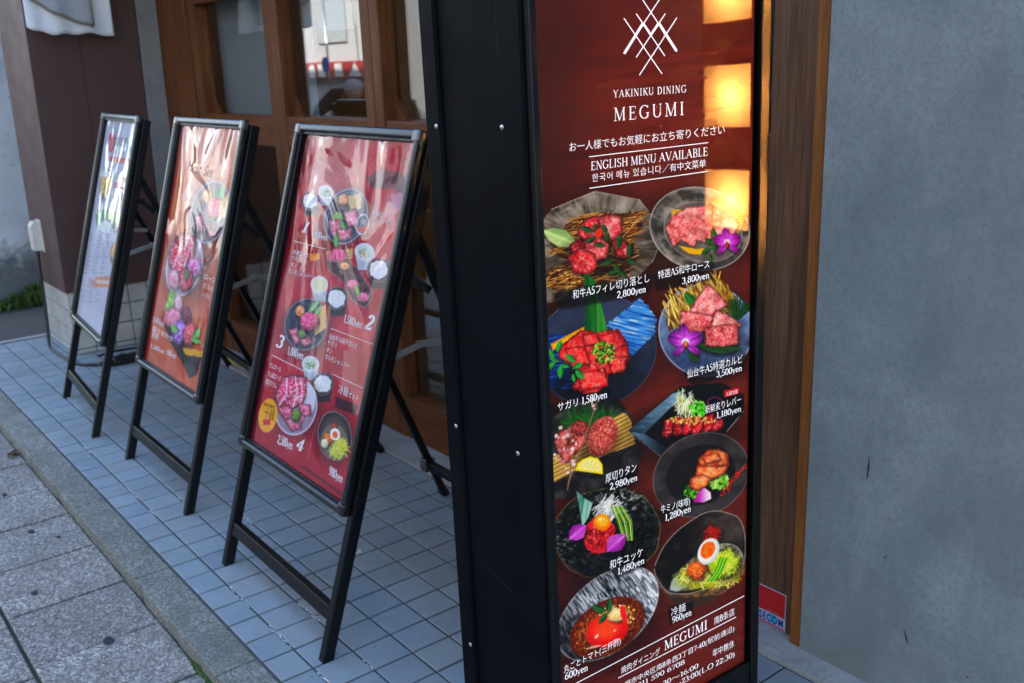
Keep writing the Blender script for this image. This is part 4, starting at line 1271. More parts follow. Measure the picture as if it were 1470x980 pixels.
cv.leafs([(258, 220, 32, 13, 20), (294, 212, 17, 10, 80), (330, 220, 24, 11, 70), (340, 250, 20, 9, 110), (274, 262, 22, 11, 150), (388, 270, 30, 13, 100), (310, 282, 26, 11, 10), (340, 352, 28, 12, -20), (382, 382, 26, 14, 60), (430, 306, 30, 12, 95), (364, 396, 24, 11, 160), (402, 400, 26, 11, 30), (440, 350, 22, 10, 20)], (14, 40, 20), (66, 104, 62))
cv.ell(306, 236, 14, 20, 20, (205, 66, 40))
# 2 sirloin slices
cv.shadow(715, 235, 205, 175, 10, .5)
cv.ell(712, 218, 204, 166, 14, tex=lambda x, y, p, q, r: two((58, 54, 52), (150, 142, 136), ss(.25, .75, .6 * fbm(np.arctan2(q, p) * 5, r * 3, 3, 2) + .4 * fbm(p * 3 + q, r * 9, 2, 3))))
cv.ell(712, 218, 204, 166, 14, (205, 198, 190), .6, ring=4)
cv.ell(725, 230, 160, 118, 14, (84, 78, 74), .75, tex=lambda x, y, p, q, r: two((66, 60, 58), (128, 120, 114), fbm(x / 60, y / 18, 3, 6)))
cv.ell(725, 230, 160, 118, 14, (178, 170, 164), .5, ring=3)
bamboo(cv, [(598, 140), (886, 142), (892, 176), (868, 236), (640, 190), (600, 188)], (600, 140), (0, 60), 6, (220, 176, 84), (140, 98, 36))
WM = dict(vein=(250, 196, 190), sc=7, amt=.6, shine=.1)
cv.meat([(578, 216), (606, 172), (660, 136), (760, 128), (768, 190), (748, 278), (700, 262), (690, 290), (640, 262), (612, 290)], (196, 74, 78), (240, 148, 142), **WM)
cv.meat([(764, 132), (840, 148), (868, 200), (850, 244), (784, 256), (764, 200)], (205, 92, 92), (246, 170, 160), **WM)
cv.poly([(625, 286), (700, 300), (735, 296), (715, 322), (670, 318)], (226, 170, 30), wob=2)
cv.leafs([(768, 240, 26, 13, 80), (748, 268, 20, 11, 30), (738, 306, 22, 12, 150), (772, 290, 26, 12, 95), (752, 332, 20, 11, 70)], (14, 44, 18), (78, 116, 60))
orchid(cv, 822, 272, 60)
# 3 lean skirt steak on a navy plate
cv.shadow(300, 690, 245, 230, 0, .5)
cv.ell(296, 706, 246, 222, -20, tex=lambda x, y, p, q, r: two((22, 26, 40), (66, 74, 96), ss(.2, .9, .5 * fbm(x / 120, y / 90, 3, 5) + .35 * (p - q + 1) / 2 + .1)))
cv.ell(296, 706, 246, 222, -20, (110, 118, 136), .5, ring=3)
def brush(c1, c2, c3, ang, s):
    c, n_ = math.cos(R(ang)), math.sin(R(ang))
    def tex(x, y, d):
        p, q = x * c + y * n_, -x * n_ + y * c
        f = fbm(p / 70, q / 3.2, 3, s); col = two(c1, c2, ss(.25, .6, f)); k = ss(.62, .75, f)
        return col * (1 - k[..., None]) + np.array(c3) * k[..., None]
    return tex
cv.poly([(338, 604), (470, 498), (512, 536), (538, 582), (532, 640), (440, 730), (412, 700), (385, 640)], (70, 130, 200), wob=7, wsc=10, tex=brush((24, 70, 140), (84, 150, 214), (190, 214, 236), 12, 7))
cv.poly([(90, 640), (180, 640), (200, 700), (190, 800), (230, 862), (110, 860)], (20, 50, 110), .8, wob=10, tex=brush((10, 22, 52), (22, 62, 130), (60, 110, 180), -15, 9))
cv.poly([(246, 398), (268, 405), (292, 428), (325, 560), (343, 640), (246, 662), (254, 520)], (30, 110, 50), tex=lambda x, y, d: two((10, 66, 32), (86, 166, 70), ss(0, 1, ((x - 244) / 100) * .6 + .4 * vn(x / 3.5, y / 160, 3))))
cv.poly([(112, 682), (246, 612), (252, 656), (122, 706)], (232, 178, 24), wob=2, tex=lambda x, y, d: two((214, 140, 12), (252, 214, 40), ss(0, 22, d)))
cv.shadow(300, 790, 150, 80, -20, .5)
RM = dict(vein=(240, 140, 132), sc=8, amt=.4, shine=.28)
cv.meat([(150, 700), (240, 632), (300, 640), (382, 628), (412, 680), (422, 740), (400, 792), (342, 800), (340, 832), (300, 868), (250, 872), (205, 850), (240, 790), (160, 740)], (178, 18, 26), (224, 66, 62), wob=6, **RM)
for p_ in ([(240, 640), (300, 640), (320, 680), (250, 690)], [(300, 650), (380, 632), (408, 680), (350, 720)], [(340, 740), (420, 730), (412, 786), (356, 796)], [(220, 800), (330, 780), (340, 850), (240, 866)], [(170, 700), (250, 690), (270, 760), (200, 770)]): cv.meat(p_, (190, 24, 30), (232, 84, 78), **RM)
cv.sprinkle(325, 716, 46, 44, 150, 5.5, [(70, 130, 30), (120, 176, 50), (40, 96, 24), (170, 200, 90), (24, 60, 18)], seed=4)
cv.sprinkle(345, 750, 80, 60, 40, 2.2, [(240, 220, 170)], seed=6)
cv.leafs([(147, 690, 26, 12, 110), (118, 722, 24, 11, 60), (114, 770, 24, 12, 140), (153, 792, 30, 13, 95), (192, 738, 26, 13, 40), (170, 770, 18, 9, 10), (222, 768, 24, 12, -30), (230, 804, 26, 13, 45), (206, 818, 18, 9, 80), (128, 745, 20, 9, 20)], (16, 92, 40), (74, 168, 84))
cv.line([(120, 742), (180, 760), (235, 790)], 3, (60, 90, 40))
# 4 marbled short rib on a blue plate
cv.shadow(740, 640, 190, 185, 0, .5)
cv.ell(736, 626, 190, 186, 10, tex=lambda x, y, p, q, r: two((56, 70, 102), (122, 138, 168), ss(.2, .8, .7 * fbm(x / 40, y / 40, 4, 5) + .3 * (1 - (q + 1) / 2))))
cv.ell(736, 626, 190, 186, 10, (168, 182, 206), .8, ring=4)
straw(cv, [(578, 590), (598, 500), (660, 470), (770, 408), (842, 470), (850, 540), (700, 580), (590, 628)], 190, 90, [(226, 186, 90), (190, 146, 56), (236, 206, 130), (140, 98, 36)], 62, 5, 8, (96, 66, 26))
cv.leafs([(672, 500, 34, 20, 50)], (20, 80, 34), (60, 130, 60))
for k in range(60):
    a_ = rng.uniform(200, 330); cv.line([(862, 590), (862 + 75 * math.cos(R(a_)) * rng.uniform(.6, 1), 590 + 125 * math.sin(R(a_)) * rng.uniform(.5, 1))], 3, (rng.randint(14, 40), rng.randint(50, 90), rng.randint(20, 44)))
cv.shadow(760, 660, 130, 60, 10, .6)
cv.leafs([(790, 692, 90, 28, 5), (690, 730, 30, 22, 40)], (14, 40, 22), (54, 92, 50))
KM = dict(vein=(250, 196, 194), sc=6.5, amt=.75, shine=.1)
cv.meat([(672, 552), (700, 500), (745, 442), (780, 470), (820, 522), (760, 566)], (205, 84, 92), (240, 150, 146), **KM)
cv.meat([(640, 548), (700, 556), (762, 570), (756, 612), (690, 650), (632, 640)], (186, 58, 66), (232, 128, 126), **KM)
cv.meat([(780, 544), (830, 566), (876, 600), (862, 628), (800, 618), (760, 608)], (205, 86, 94), (242, 160, 154), **KM)
cv.meat([(736, 616), (800, 606), (862, 604), (866, 680), (800, 690), (738, 688)], (176, 44, 54), (222, 110, 110), **KM)
orchid(cv, 655, 672, 74, 2, (96, 18, 110), (186, 84, 196))
# captions' dark bands
def band(pts): cv.poly(pts, (14, 8, 8), a=.62, soft=14)
band([(120, 478), (520, 400), (512, 478), (150, 545)]); band([(520, 405), (770, 350), (765, 420), (540, 470)]); band([(640, 800), (900, 720), (895, 790), (690, 850)]); band([(110, 925), (350, 868), (345, 925), (110, 985)])

cv.crop(750, 560, 3.5)
# 5 thick-cut tongue on slate
cv.shadow(370, 330, 240, 220, 0, .5)
cv.poly([(130, 150), (260, 60), (480, 40), (545, 120), (600, 300), (560, 430), (400, 500), (260, 545), (140, 538)], (44, 42, 44), wob=4, tex=lambda x, y, d: two((30, 28, 30), (74, 70, 72), ss(.3, .8, fbm(x / 60, y / 60, 4, 4))))
for k in range(150):
    a_ = rng.uniform(150, 340); L_ = rng.uniform(.4, 1); cx_ = rng.choice((260, 340, 420)); cv.line([(cx_, 170), (cx_ + 100 * math.cos(R(a_)) * L_, 170 + 110 * math.sin(R(a_)) * L_)], 4, (rng.randint(16, 50), rng.randint(66, 120), rng.randint(20, 48)))
bamboo(cv, [(130, 346), (500, 112), (520, 118), (547, 152), (566, 270), (420, 322), (150, 466), (134, 452)], (300, 236), (60, 118), 7, (206, 172, 100), (104, 76, 36))
cv.shadow(380, 300, 120, 60, -35, .5)
cv.meat([(160, 250), (200, 200), (250, 175), (300, 190), (330, 240), (270, 310), (240, 350), (212, 362), (190, 320)], (120, 40, 38), (196, 96, 90), (232, 180, 172), 12, .5, 8, .3)
cv.ell(286, 190, 46, 40, -20, tex=lambda x, y, p, q, r: two((120, 46, 42), (206, 108, 100), ss(.3, .7, fbm(x / 6, y / 6, 3, 8))) * (1.1 - .4 * r)[..., None], wob=.1)
def cross(x, y, p, q, r):
    f = fbm(x / 7, y / 7, 3, 12); col = two((150, 60, 56), (226, 132, 120), ss(.25, .75, f)) * (1.12 - .35 * r ** 2 - .15 * q)[..., None]
    a1, a2 = (p * 3.4) % 1, (q * 3.0 + .2 * p) % 1
    k = np.maximum(np.exp(-((a1 - .5) / .1) ** 2), np.exp(-((a2 - .5) / .1) ** 2)) * (r < .92) * .6 * ss(.5, -.3, q)
    return col * (1 - k[..., None]) + np.array((84, 22, 22)) * k[..., None]
cv.ell(402, 228, 72, 104, 24, tex=cross, wob=.08, wsc=40)
cv.line([(226, 498), (240, 420), (248, 330), (240, 180)], 7, (130, 100, 76)); cv.line([(228, 470), (270, 350), (330, 190), (372, 60)], 6, (140, 110, 86))
cv.sprinkle(215, 300, 60, 130, 34, 8, [(222, 180, 186), (190, 120, 132), (236, 206, 206)], seed=3); cv.sprinkle(360, 70, 14, 40, 8, 7, [(226, 190, 190)], seed=5)
cv.poly([(268, 402), (276, 372), (300, 346), (340, 332), (380, 342), (402, 372), (404, 420)], (236, 196, 50), wob=2, tex=lambda x, y, d: two((246, 214, 50), (250, 234, 150), ss(5, 14, d)) * (1 - .22 * np.exp(-(((np.arctan2(y - 412, x - 336) * 2.6) % 1 - .5) / .12) ** 2) * ss(10, 20, d))[..., None])
# 6 seared liver on a folded black plate
cv.shadow(830, 200, 290, 170, -10, .5)
cv.poly([(530, 202), (600, 140), (790, -20), (1000, -40), (1112, 20), (1110, 104), (1028, 204), (930, 230), (735, 360)], (20, 20, 24))
cv.poly([(536, 198), (752, 16), (806, 0), (770, 60), (612, 216)], (86, 112, 132), tex=lambda x, y, d: two((52, 70, 86), (130, 158, 176), ss(.1, 1, (x - 540) / 260 * .8 + .3 * vn(x / 40, y / 14, 2))))
cv.poly([(544, 206), (612, 218), (748, 300), (730, 358)], (58, 76, 92), tex=lambda x, y, d: two((96, 122, 140), (26, 32, 40), ss(545, 740, x)))
cv.line([(530, 203), (732, 360)], 3, (150, 170, 182), .6); cv.line([(1110, 104), (1028, 204)], 4, (170, 180, 186), .7)
cv.shadow(850, 225, 150, 30, -4, .6)
LM = dict(vein=(236, 140, 140), sc=12, amt=.25, shine=.5)
for i in range(6):
    x = 700 + i * 50; cv.meat([(x + 14, 150 - i * 6), (x + 58, 140 - i * 6), (x + 58, 210 - i * 5), (x + 26, 238 - i * 7), (x - 2, 222 - i * 3)], (136, 10, 22), (206, 40, 52), **LM)
cv.sprinkle(850, 150, 120, 22, 110, 4.5, [(222, 178, 100), (240, 206, 140), (190, 130, 60)], seed=8)
cv.shreds(818, 66, 44, 56, 80, 60, 3, [(240, 244, 220), (214, 226, 150), (250, 250, 244), (186, 206, 90)], 3, -80)
cv.sprinkle(882, 92, 44, 38, 120, 7, [(80, 190, 40), (120, 216, 70), (40, 130, 24), (160, 236, 110)], seed=9)
cv.ell(965, 62, 40, 32, 0, (110, 40, 90), .9, ring=7)
cv.poly([(1012, 0), (1088, -16), (1086, 16), (1014, 34)], (186, 20, 34))
# 7 mino tripe with miso
cv.ell(896, 424, 250, 205, -26, tex=lambda x, y, p, q, r: two((34, 30, 32), (74, 68, 70), ss(.3, .75, .6 * fbm(x / 90, y / 70, 4, 14) + .3 * (r > .72))))
cv.ell(896, 424, 250, 205, -26, (150, 142, 140), .6, ring=3)
cv.shadow(930, 470, 120, 60, -40, .5)
cv.sprinkle(985, 452, 54, 46, 170, 8, [(80, 150, 40), (130, 190, 70), (40, 90, 24), (190, 220, 130)], seed=10); cv.sprinkle(850, 510, 36, 30, 70, 8, [(80, 150, 40), (130, 190, 70), (40, 90, 24)], seed=11)
OM = dict(vein=(255, 190, 140), sc=13, amt=.4, shine=.4)
for p_ in ([(888, 340), (930, 300), (990, 298), (1030, 322), (1032, 370), (960, 390), (890, 376)], [(880, 376), (960, 380), (1034, 372), (1010, 420), (940, 450), (872, 430)], [(846, 440), (900, 420), (950, 440), (920, 480), (880, 502), (838, 486)], [(900, 330), (980, 310), (1000, 350), (920, 372)]): cv.meat(p_, (206, 76, 40), (246, 140, 84), **OM)
cv.poly([(858, 560), (884, 510), (912, 488), (944, 512), (948, 544), (910, 562)], (170, 40, 150), tex=lambda x, y, d: two((246, 220, 240), (168, 34, 150), ss(945, 868, x)))
cv.shreds(1060, 455, 62, 8, 1, 2, 2, [(200, 60, 30)], 1)
for k in range(90):
    t = rng.random(); x, y = 994 + 124 * t, 528 - 150 * t; cv.ell(x + rng.gauss(0, 6), y + rng.gauss(0, 6), rng.uniform(2, 6), rng.uniform(2, 5), 0, (rng.randint(150, 200), rng.randint(40, 66), 30))
# 8 tartare with yolk on a glazed black plate
cv.shadow(425, 725, 280, 235, -8, .5)
cv.ell(424, 716, 274, 226, -12, wob=.05, wsc=90, tex=lambda x, y, p, q, r: two((14, 16, 16), (170, 176, 172), (ss(.42, .85, fbm(x / 17 + fbm(x / 50, y / 50, 2, 3), y / 11, 4, 21)) * (.25 + .9 * np.exp(-((p - .35) / .5) ** 2 - ((q + .62) / .42) ** 2) + .4 * np.exp(-((p + .8) / .3) ** 2 - ((q + .1) / .5) ** 2)) + .05 * (r > .9))))
cv.ell(424, 716, 274, 226, -12, (150, 142, 90), .7, ring=3, wob=.05, wsc=90)
cv.poly([(270, 504), (310, 540), (352, 566), (330, 640), (300, 684), (286, 590)], (90, 140, 132), tex=lambda x, y, d: two((40, 96, 90), (166, 200, 188), vn(x / 9 + y / 60, y / 120, 3)))
cv.shadow(400, 760, 110, 60, 0, .6)
cv.ell(386, 724, 76, 92, 14, wob=.12, wsc=30, tex=lambda x, y, p, q, r: two((92, 8, 18), (206, 52, 62), ss(.35, .7, 1 - np.abs(2 * fbm(x / 16, y / 12, 3, 33) - 1))))
cv.shreds(386, 730, 62, 78, 90, 46, 6, [(150, 20, 32), (190, 44, 54), (110, 10, 20), (216, 96, 100)], 12)
cv.shreds(430, 596, 62, 54, 90, 60, 3.5, [(240, 240, 240), (216, 220, 222), (180, 186, 190)], 13, -50)
for k in range(9): cv.line([(446 + k * 7, 586 - abs(k - 5) * 2), (476 + k * 9, 660), (505 + k * 6, 752)], 5, ((60, 120, 40), (206, 226, 130), (120, 180, 70))[k % 3])
cv.ell(400, 662, 44, 42, 0, tex=lambda x, y, p, q, r: two((250, 178, 30), (226, 120, 10), ss(.2, 1.1, r + .3 * q)))
cv.ell(390, 646, 12, 7, -20, (255, 236, 190), .8); cv.sprinkle(404, 664, 26, 20, 12, 2.5, [(250, 226, 170)], seed=2)
for (px_, py_, L_p, W_p, an_) in ((276, 712, 56, 40, -40), (470, 766, 64, 44, 138)):
    cv.ell(px_ + 4, py_ + 12, L_p * .9, W_p * .9, an_, (6, 4, 6), .5, soft=16)
    cv.leafs([(px_, py_, L_p, W_p, an_)], (122, 20, 128), (196, 104, 200))
    for k in range(5): cv.line([(px_ - math.cos(R(an_)) * L_p * .8, py_ - math.sin(R(an_)) * L_p * .8), (px_ + math.cos(R(an_ + (k - 2) * 26)) * L_p * .5, py_ + math.sin(R(an_ + (k - 2) * 26)) * L_p * .5)], 3, (226, 170, 226), .35, soft=4)
band([(400, 462), (580, 380), (580, 460), (430, 520)]); band([(680, 600), (850, 545), (850, 610), (700, 668)]); band([(420, 880), (610, 810), (620, 880), (470, 945)]); band([(960, 80), (1110, 40), (1105, 130), (975, 150)])

cv.crop(750, 760, 4.083)
# 10 whole tomato in a hammered silver bowl
cv.shadow(500, 510, 320, 270, -40, .55)
def hammer(x, y, p, q, r):
    xr, yr = (x + y) / 1.41, (x - y) / 1.41
    f = fbm(xr / 34 + 2 * fbm(x / 60, y / 60, 2, 2), yr / 8 + xr / 60, 3, 41)
    lum = ss(.25, .8, f) * (.30 + .45 * ss(-.8, .5, p - .5 * q)) + .42 * ss(.25, .95, p + .15 * q) + .22 * np.exp(-((p + .15) / .3) ** 2 - ((q + .6) / .3) ** 2)
    return two((26, 26, 30), (214, 222, 236), lum)
cv.ell(500, 492, 350, 212, -41, tex=hammer); cv.ell(500, 492, 350, 212, -41, (196, 196, 200), .55, ring=4)
cv.ell(496, 572, 244, 150, -32, tex=lambda x, y, p, q, r: two((92, 36, 16), (214, 130, 52), ss(.35, .8, .7 * fbm(x / 9, y / 8, 3, 51) + .3 * (1 - r))))
cv.sprinkle(560, 500, 110, 60, 130, 6, [(232, 180, 90), (240, 206, 130), (190, 110, 40), (246, 226, 170)], seed=21); cv.sprinkle(450, 620, 150, 90, 120, 5, [(200, 110, 40), (150, 60, 20), (226, 150, 70)], seed=22)
cv.shadow(500, 640, 130, 60, -20, .4)
cv.ell(496, 590, 128, 94, -24, wob=.06, wsc=60, tex=lambda x, y, p, q, r: two((250, 84, 48), (196, 26, 20), ss(.2, 1.05, r + .25 * q)) * (1 + .12 * (fbm(x / 20, y / 40, 3, 61) - .5))[..., None])
cv.blob(558, 500, 60, 40, -10, (236, 170, 96), (250, 226, 180), 8, .3); cv.poly([(572, 440), (600, 450), (616, 520), (596, 556), (574, 500)], (226, 44, 34), wob=3)
cv.ell(434, 624, 16, 8, -50, (255, 214, 200), .8); cv.ell(420, 686, 44, 6, -14, (255, 220, 210), .7); cv.ell(540, 590, 10, 5, -30, (255, 220, 205), .7)
cv.leafs([(448, 462, 46, 24, 20), (508, 444, 42, 20, -80), (470, 518, 44, 16, 130)], (14, 52, 28), (66, 116, 66))
# 9 cold noodles in a dark bowl
cv.poly([(790, 320), (860, 400), (902, 442), (1000, 460), (1110, 420), (1220, 340), (1300, 255), (1300, 180), (1150, 310), (1000, 372), (870, 372)], (92, 70, 50), tex=lambda x, y, d: two((60, 50, 44), (136, 104, 70), ss(.3, .7, .6 * fbm(x / 30, y / 14, 3, 71) + .3 * ss(430, 340, y))))
def smooth(p, n=2, closed=True):
    p = [np.array(q, float) for q in p]
    for _ in range(n):
        r_ = []
        for q0, q1 in zip(p, p[1:] + (p[:1] if closed else [])): r_ += [q0 * .75 + q1 * .25, q0 * .25 + q1 * .75]
        p = r_
    return [tuple(q) for q in p]
bowl = [(766, 236), (790, 170), (830, 90), (900, 10), (980, -50), (1080, -110), (1180, -110), (1300, -60), (1310, 200), (1240, 262), (1150, 312), (1000, 374), (900, 376), (850, 366), (800, 310)]
bowl = smooth(bowl)
cv.poly(bowl, (46, 40, 38), tex=lambda x, y, d: two((26, 22, 22), (84, 74, 68), ss(.25, .8, .6 * fbm(x / 50, y / 50, 4, 72) + .4 * ss(900, 1290, x) * ss(260, -60, y))))
cv.line(bowl, 6, (150, 144, 138), .75)
pool = [(862, 350), (880, 280), (930, 220), (1010, 150), (1100, 100), (1180, 78), (1250, 90), (1290, 140), (1295, 200), (1230, 250), (1140, 300), (1000, 352), (910, 364)]
pool = smooth(pool); rim = pool[16:32]
cv.poly(pool, (84, 84, 70), tex=lambda x, y, d: two((70, 66, 54), (150, 150, 120), ss(.3, .8, fbm(x / 26, y / 26, 3, 73))))
cv.line(rim, 4, (200, 204, 206), .6)
cv.poly([(862, 352), (872, 300), (930, 255), (985, 290), (960, 340), (900, 362)], (190, 206, 214), a=.75, wob=4, soft=10)
cv.ell(1090, 262, 190, 78, -14, (150, 150, 50), .8, soft=30, wob=.1, wsc=40)
cv.shreds(1100, 266, 180, 62, 240, 60, 5, [(206, 206, 70), (226, 220, 100), (180, 180, 50), (236, 234, 150), (150, 150, 40)], 31)
cv.blob(1180, 200, 92, 86, 0, (120, 150, 24), (206, 216, 70), 12, .3)
cv.shreds(1180, 200, 80, 74, 110, 44, 5, [(170, 200, 40), (206, 224, 80), (130, 170, 30), (226, 236, 130)], 32)
for k in range(5): cv.line([(1160 + k * 8, 160 + k * 4), (1130 + k * 8, 250), (1085 + k * 10, 300)], 9, ((70, 150, 30), (150, 206, 70))[k % 2])
cv.shreds(1112, 28, 44, 44, 100, 50, 3.5, [(150, 30, 20), (190, 50, 30), (110, 14, 12)], 33)
cv.blob(1020, 238, 60, 58, -30, (186, 66, 20), (236, 130, 50), 9, .35)
cv.ell(1090, 126, 82, 58, -62, tex=lambda x, y, p, q, r: two((252, 250, 246), (206, 206, 206), ss(.6, 1.1, r + .2 * q)))
cv.ell(1086, 118, 54, 40, -62, tex=lambda x, y, p, q, r: two((250, 130, 30), (226, 84, 10), ss(.3, .8, fbm(x / 12, y / 12, 3, 75))), wob=.08)
cv.sprinkle(900, 272, 30, 20, 5, 9, [(70, 110, 50), (120, 150, 90)], seed=41)
band([(850, 450), (1000, 420), (995, 505), (860, 560)])

cv.crop(750, 560, 3.5); band([(425, 890), (600, 815), (618, 880), (480, 945)])
sign = empty("menu_sign", label="tall black illuminated menu sign covered in dishes and prices, at the front", cat="sign")
sign.matrix_world = Matrix(((.99956, .0233, -.0184, .8519), (-.0233, .99973, .0008, .0592), (.0184, -.0003, .9998, 0), (0, 0, 0, 1)))
mpl = lambda U, V: np.stack([np.zeros_like(U) + .001, U, V], -1)
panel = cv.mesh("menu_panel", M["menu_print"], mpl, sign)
lt = Lettering(cv, lambda u, v, h: (.001 + h, float(u), float(v)))
W_ = "lit_white"; lt.off = -.006
cv.crop(750, 0, 3.5)
for p, q, wd in (((592, -18), (775, 258), 5), ((570, 67), (714, 280), 5), ((508, 90), (700, 370), 5), ((696, -18), (508, 268), 5), ((716, 67), (570, 287), 5), ((774, 88), (586, 376), 5), ((604, 116), (510, 268), 13), ((683, 114), (772, 254), 13), ((606, 118), (645, 176), 11), ((681, 118), (642, 176), 11)): lt.rule(p, q, wd, W_)
lt.text("YAKINIKU DINING", (455, 489), (826, 462), 37, W_, em=CAP, track=.12, bold=1.1)
lt.text("MEGUMI", (457, 607), (824, 574), 66, W_, em=CAP, track=.2, bold=.95)
lt.text("お一人様でもお気軽にお立ち寄りください", (230, 758), (1018, 668), 44, W_)
lt.rule((333, 786), (931, 715), 4, W_); lt.rule((335, 944), (930, 859), 4, W_)
lt.text("ENGLISH MENU AVAILABLE", (342, 854), (931, 780), 43, W_, em=CAP, track=.03, bold=1.08)
lt.text("한국어 메뉴 있습니다／有中文菜单", (347, 910), (922, 834), 38, W_)
cv.crop(750, 250, 2.8)
lt.text("和牛A5フィレ切り落とし", (200, 499), (512, 428), 34, W_); lt.text("2,800yen", (378, 497), (496, 472), 27, W_, em=CAP, bold=1.12)
lt.text("特選A5和牛ロース", (543, 418), (753, 372), 31, W_); lt.text("3,800yen", (640, 441), (750, 416), 26, W_, em=CAP, bold=1.12)
lt.text("仙台牛A5特選カルビ", (660, 817), (885, 753), 32, W_); lt.text("3,500yen", (778, 816), (882, 788), 25, W_, em=CAP, bold=1.12)
lt.text("サガリ 1,580yen", (138, 950), (340, 896), 32, W_, bold=1.12)
cv.crop(750, 560, 3.5)
lt.text("入荷次第", (1020, 28), (1080, 12), 19, W_); lt.text("新鮮炙りレバー", (915, 116), (1100, 60), 38, W_); lt.text("1,180yen", (972, 140), (1098, 104), 30, W_, em=CAP, bold=1.12)
lt.text("厚切りタン", (415, 464), (574, 400), 43, W_); lt.text("2,980yen", (437, 500), (577, 450), 33, W_, em=CAP, bold=1.12)
lt.text("牛ミノ(味噌)", (693, 616), (842, 570), 38, W_); lt.text("1,280yen", (714, 656), (846, 606), 33, W_, em=CAP, bold=1.12)
lt.text("和牛ユッケ", (437, 898), (606, 826), 42, W_); lt.text("1,480yen", (476, 926), (612, 866), 33, W_, em=CAP, bold=1.12)
cv.crop(750, 760, 4.083)
lt.text("冷麺", (868, 504), (956, 468), 44, W_); lt.text("960yen", (876, 548), (990, 498), 38, W_, em=CAP, bold=1.12)
lt.text("丸ごとトマト(三杯酢)", (240, 838), (577, 664), 42, W_); lt.text("600yen", (247, 880), (383, 822), 40, W_, em=CAP, bold=1.12)
lt.rule((300, 905), (1298, 386), 4, W_); lt.rule((560, 868), (1250, 510), 4, W_)
lt.text("焼肉ダイニング", (575, 842), (806, 724), 38, W_); lt.text("MEGUMI", (830, 706), (1085, 578), 54, W_, em=CAP, track=.06); lt.text("南8条店", (1120, 555), (1243, 494), 42, W_)
lt.text("札幌市中央区南8条西3丁目7-40(駅前通沿)", (560, 942), (1243, 588), 33, W_)
lt.text("TEL 011 590 6708", (560, 982), (950, 784), 27, W_, em=CAP, bold=1.0); lt.text("年中無休", (1112, 745), (1240, 682), 42, W_)
lt.text("11:30～16:00", (770, 942), (1030, 806), 30, W_, bold=1.0); lt.text("17:00～23:00(L.O 22:30)", (790, 978), (1245, 739), 34, W_, bold=1.0)
lt.build("lettering", panel)
# cabinet: X runs from the menu face (0) back to -0.27
D0 = .264
mb = MB()
mb.box((-.219, -.016, .06), (-.060, .497, 1.74), .002)
mb.build("cabinet", M["cabinet_black"], sign)
mb = MB()
mb.box((-D0, -.022, .05), (-.2195, .5035, 1.75), .004)
mb.build("rear_frame", M["cabinet_black"], sign)
mb = MB()
mb.box((-.0595, -.0215, .05), (-.0015, -.0005, 1.75), .003); mb.box((-.0595, .4705, .05), (-.0015, .503, 1.75), .003)
mb.box((-.0595, -.0005, .05), (-.0015, .4705, .2190), .002); mb.box((-.0595, -.0005, 1.621), (-.0015, .4705, 1.75), .002)
ff = mb.build("front_frame", M["cabinet_black"], sign)
mb = MB(); mb.box((-.0015, -.0155, .16), (.011, -.0005, 1.70), .003); mb.box((-.0015, -.0005, .16), (.011, .4765, .2186), .003)
mb.build("face_bezel", M["black_metal"], ff)
mb = MB(); mb.box((-.0015, .4765, .1595), (.013, .499, 1.70), .002); mb.build("face_bezel", M["bezel_metal"], ff)
mb = MB(); mb.box((-.0006, .0002, .2196), (.0004, .4697, 1.62)); mb.build("diffuser", M["white_paint"], panel)
mb = MB()
for (xa, za, xb, zb, w_) in ((-.205, .545, -.095, .512, .0007), (-.19, .53, -.15, .521, .0005), (-.12, .98, -.10, .95, .0006), (-.085, .40, -.080, .36, .0008), (-.17, 1.15, -.168, 1.12, .0006)):
    mb = MB(); mb.prism([(xa, za), (xb, zb), (xb, zb + w_), (xa, za + w_)], 'y', -.0163, -.0158); mb.build("scuff", M["frame_metal"], sign)
for z in (.35, .78, 1.2905, 1.66):
    for x in (-.2315, -.0535):
        b_ = MB(); b_.sphere((x, -.0222, z), .0042, sc=(1, .45, 1), seg=14); b_.build("screw", M["steel"], sign)
for x in (-.235, -.04):
    for y in (.03, .45):
        b_ = MB(); b_.tube([(x, y - .014, .0245 - .0184 * x), (x, y + .014, .0245 - .0184 * x)], .024, 16); b_.box((x - .02, y - .018, .03), (x + .02, y + .018, .06), .002); b_.build("caster", M["black_plastic"], sign)

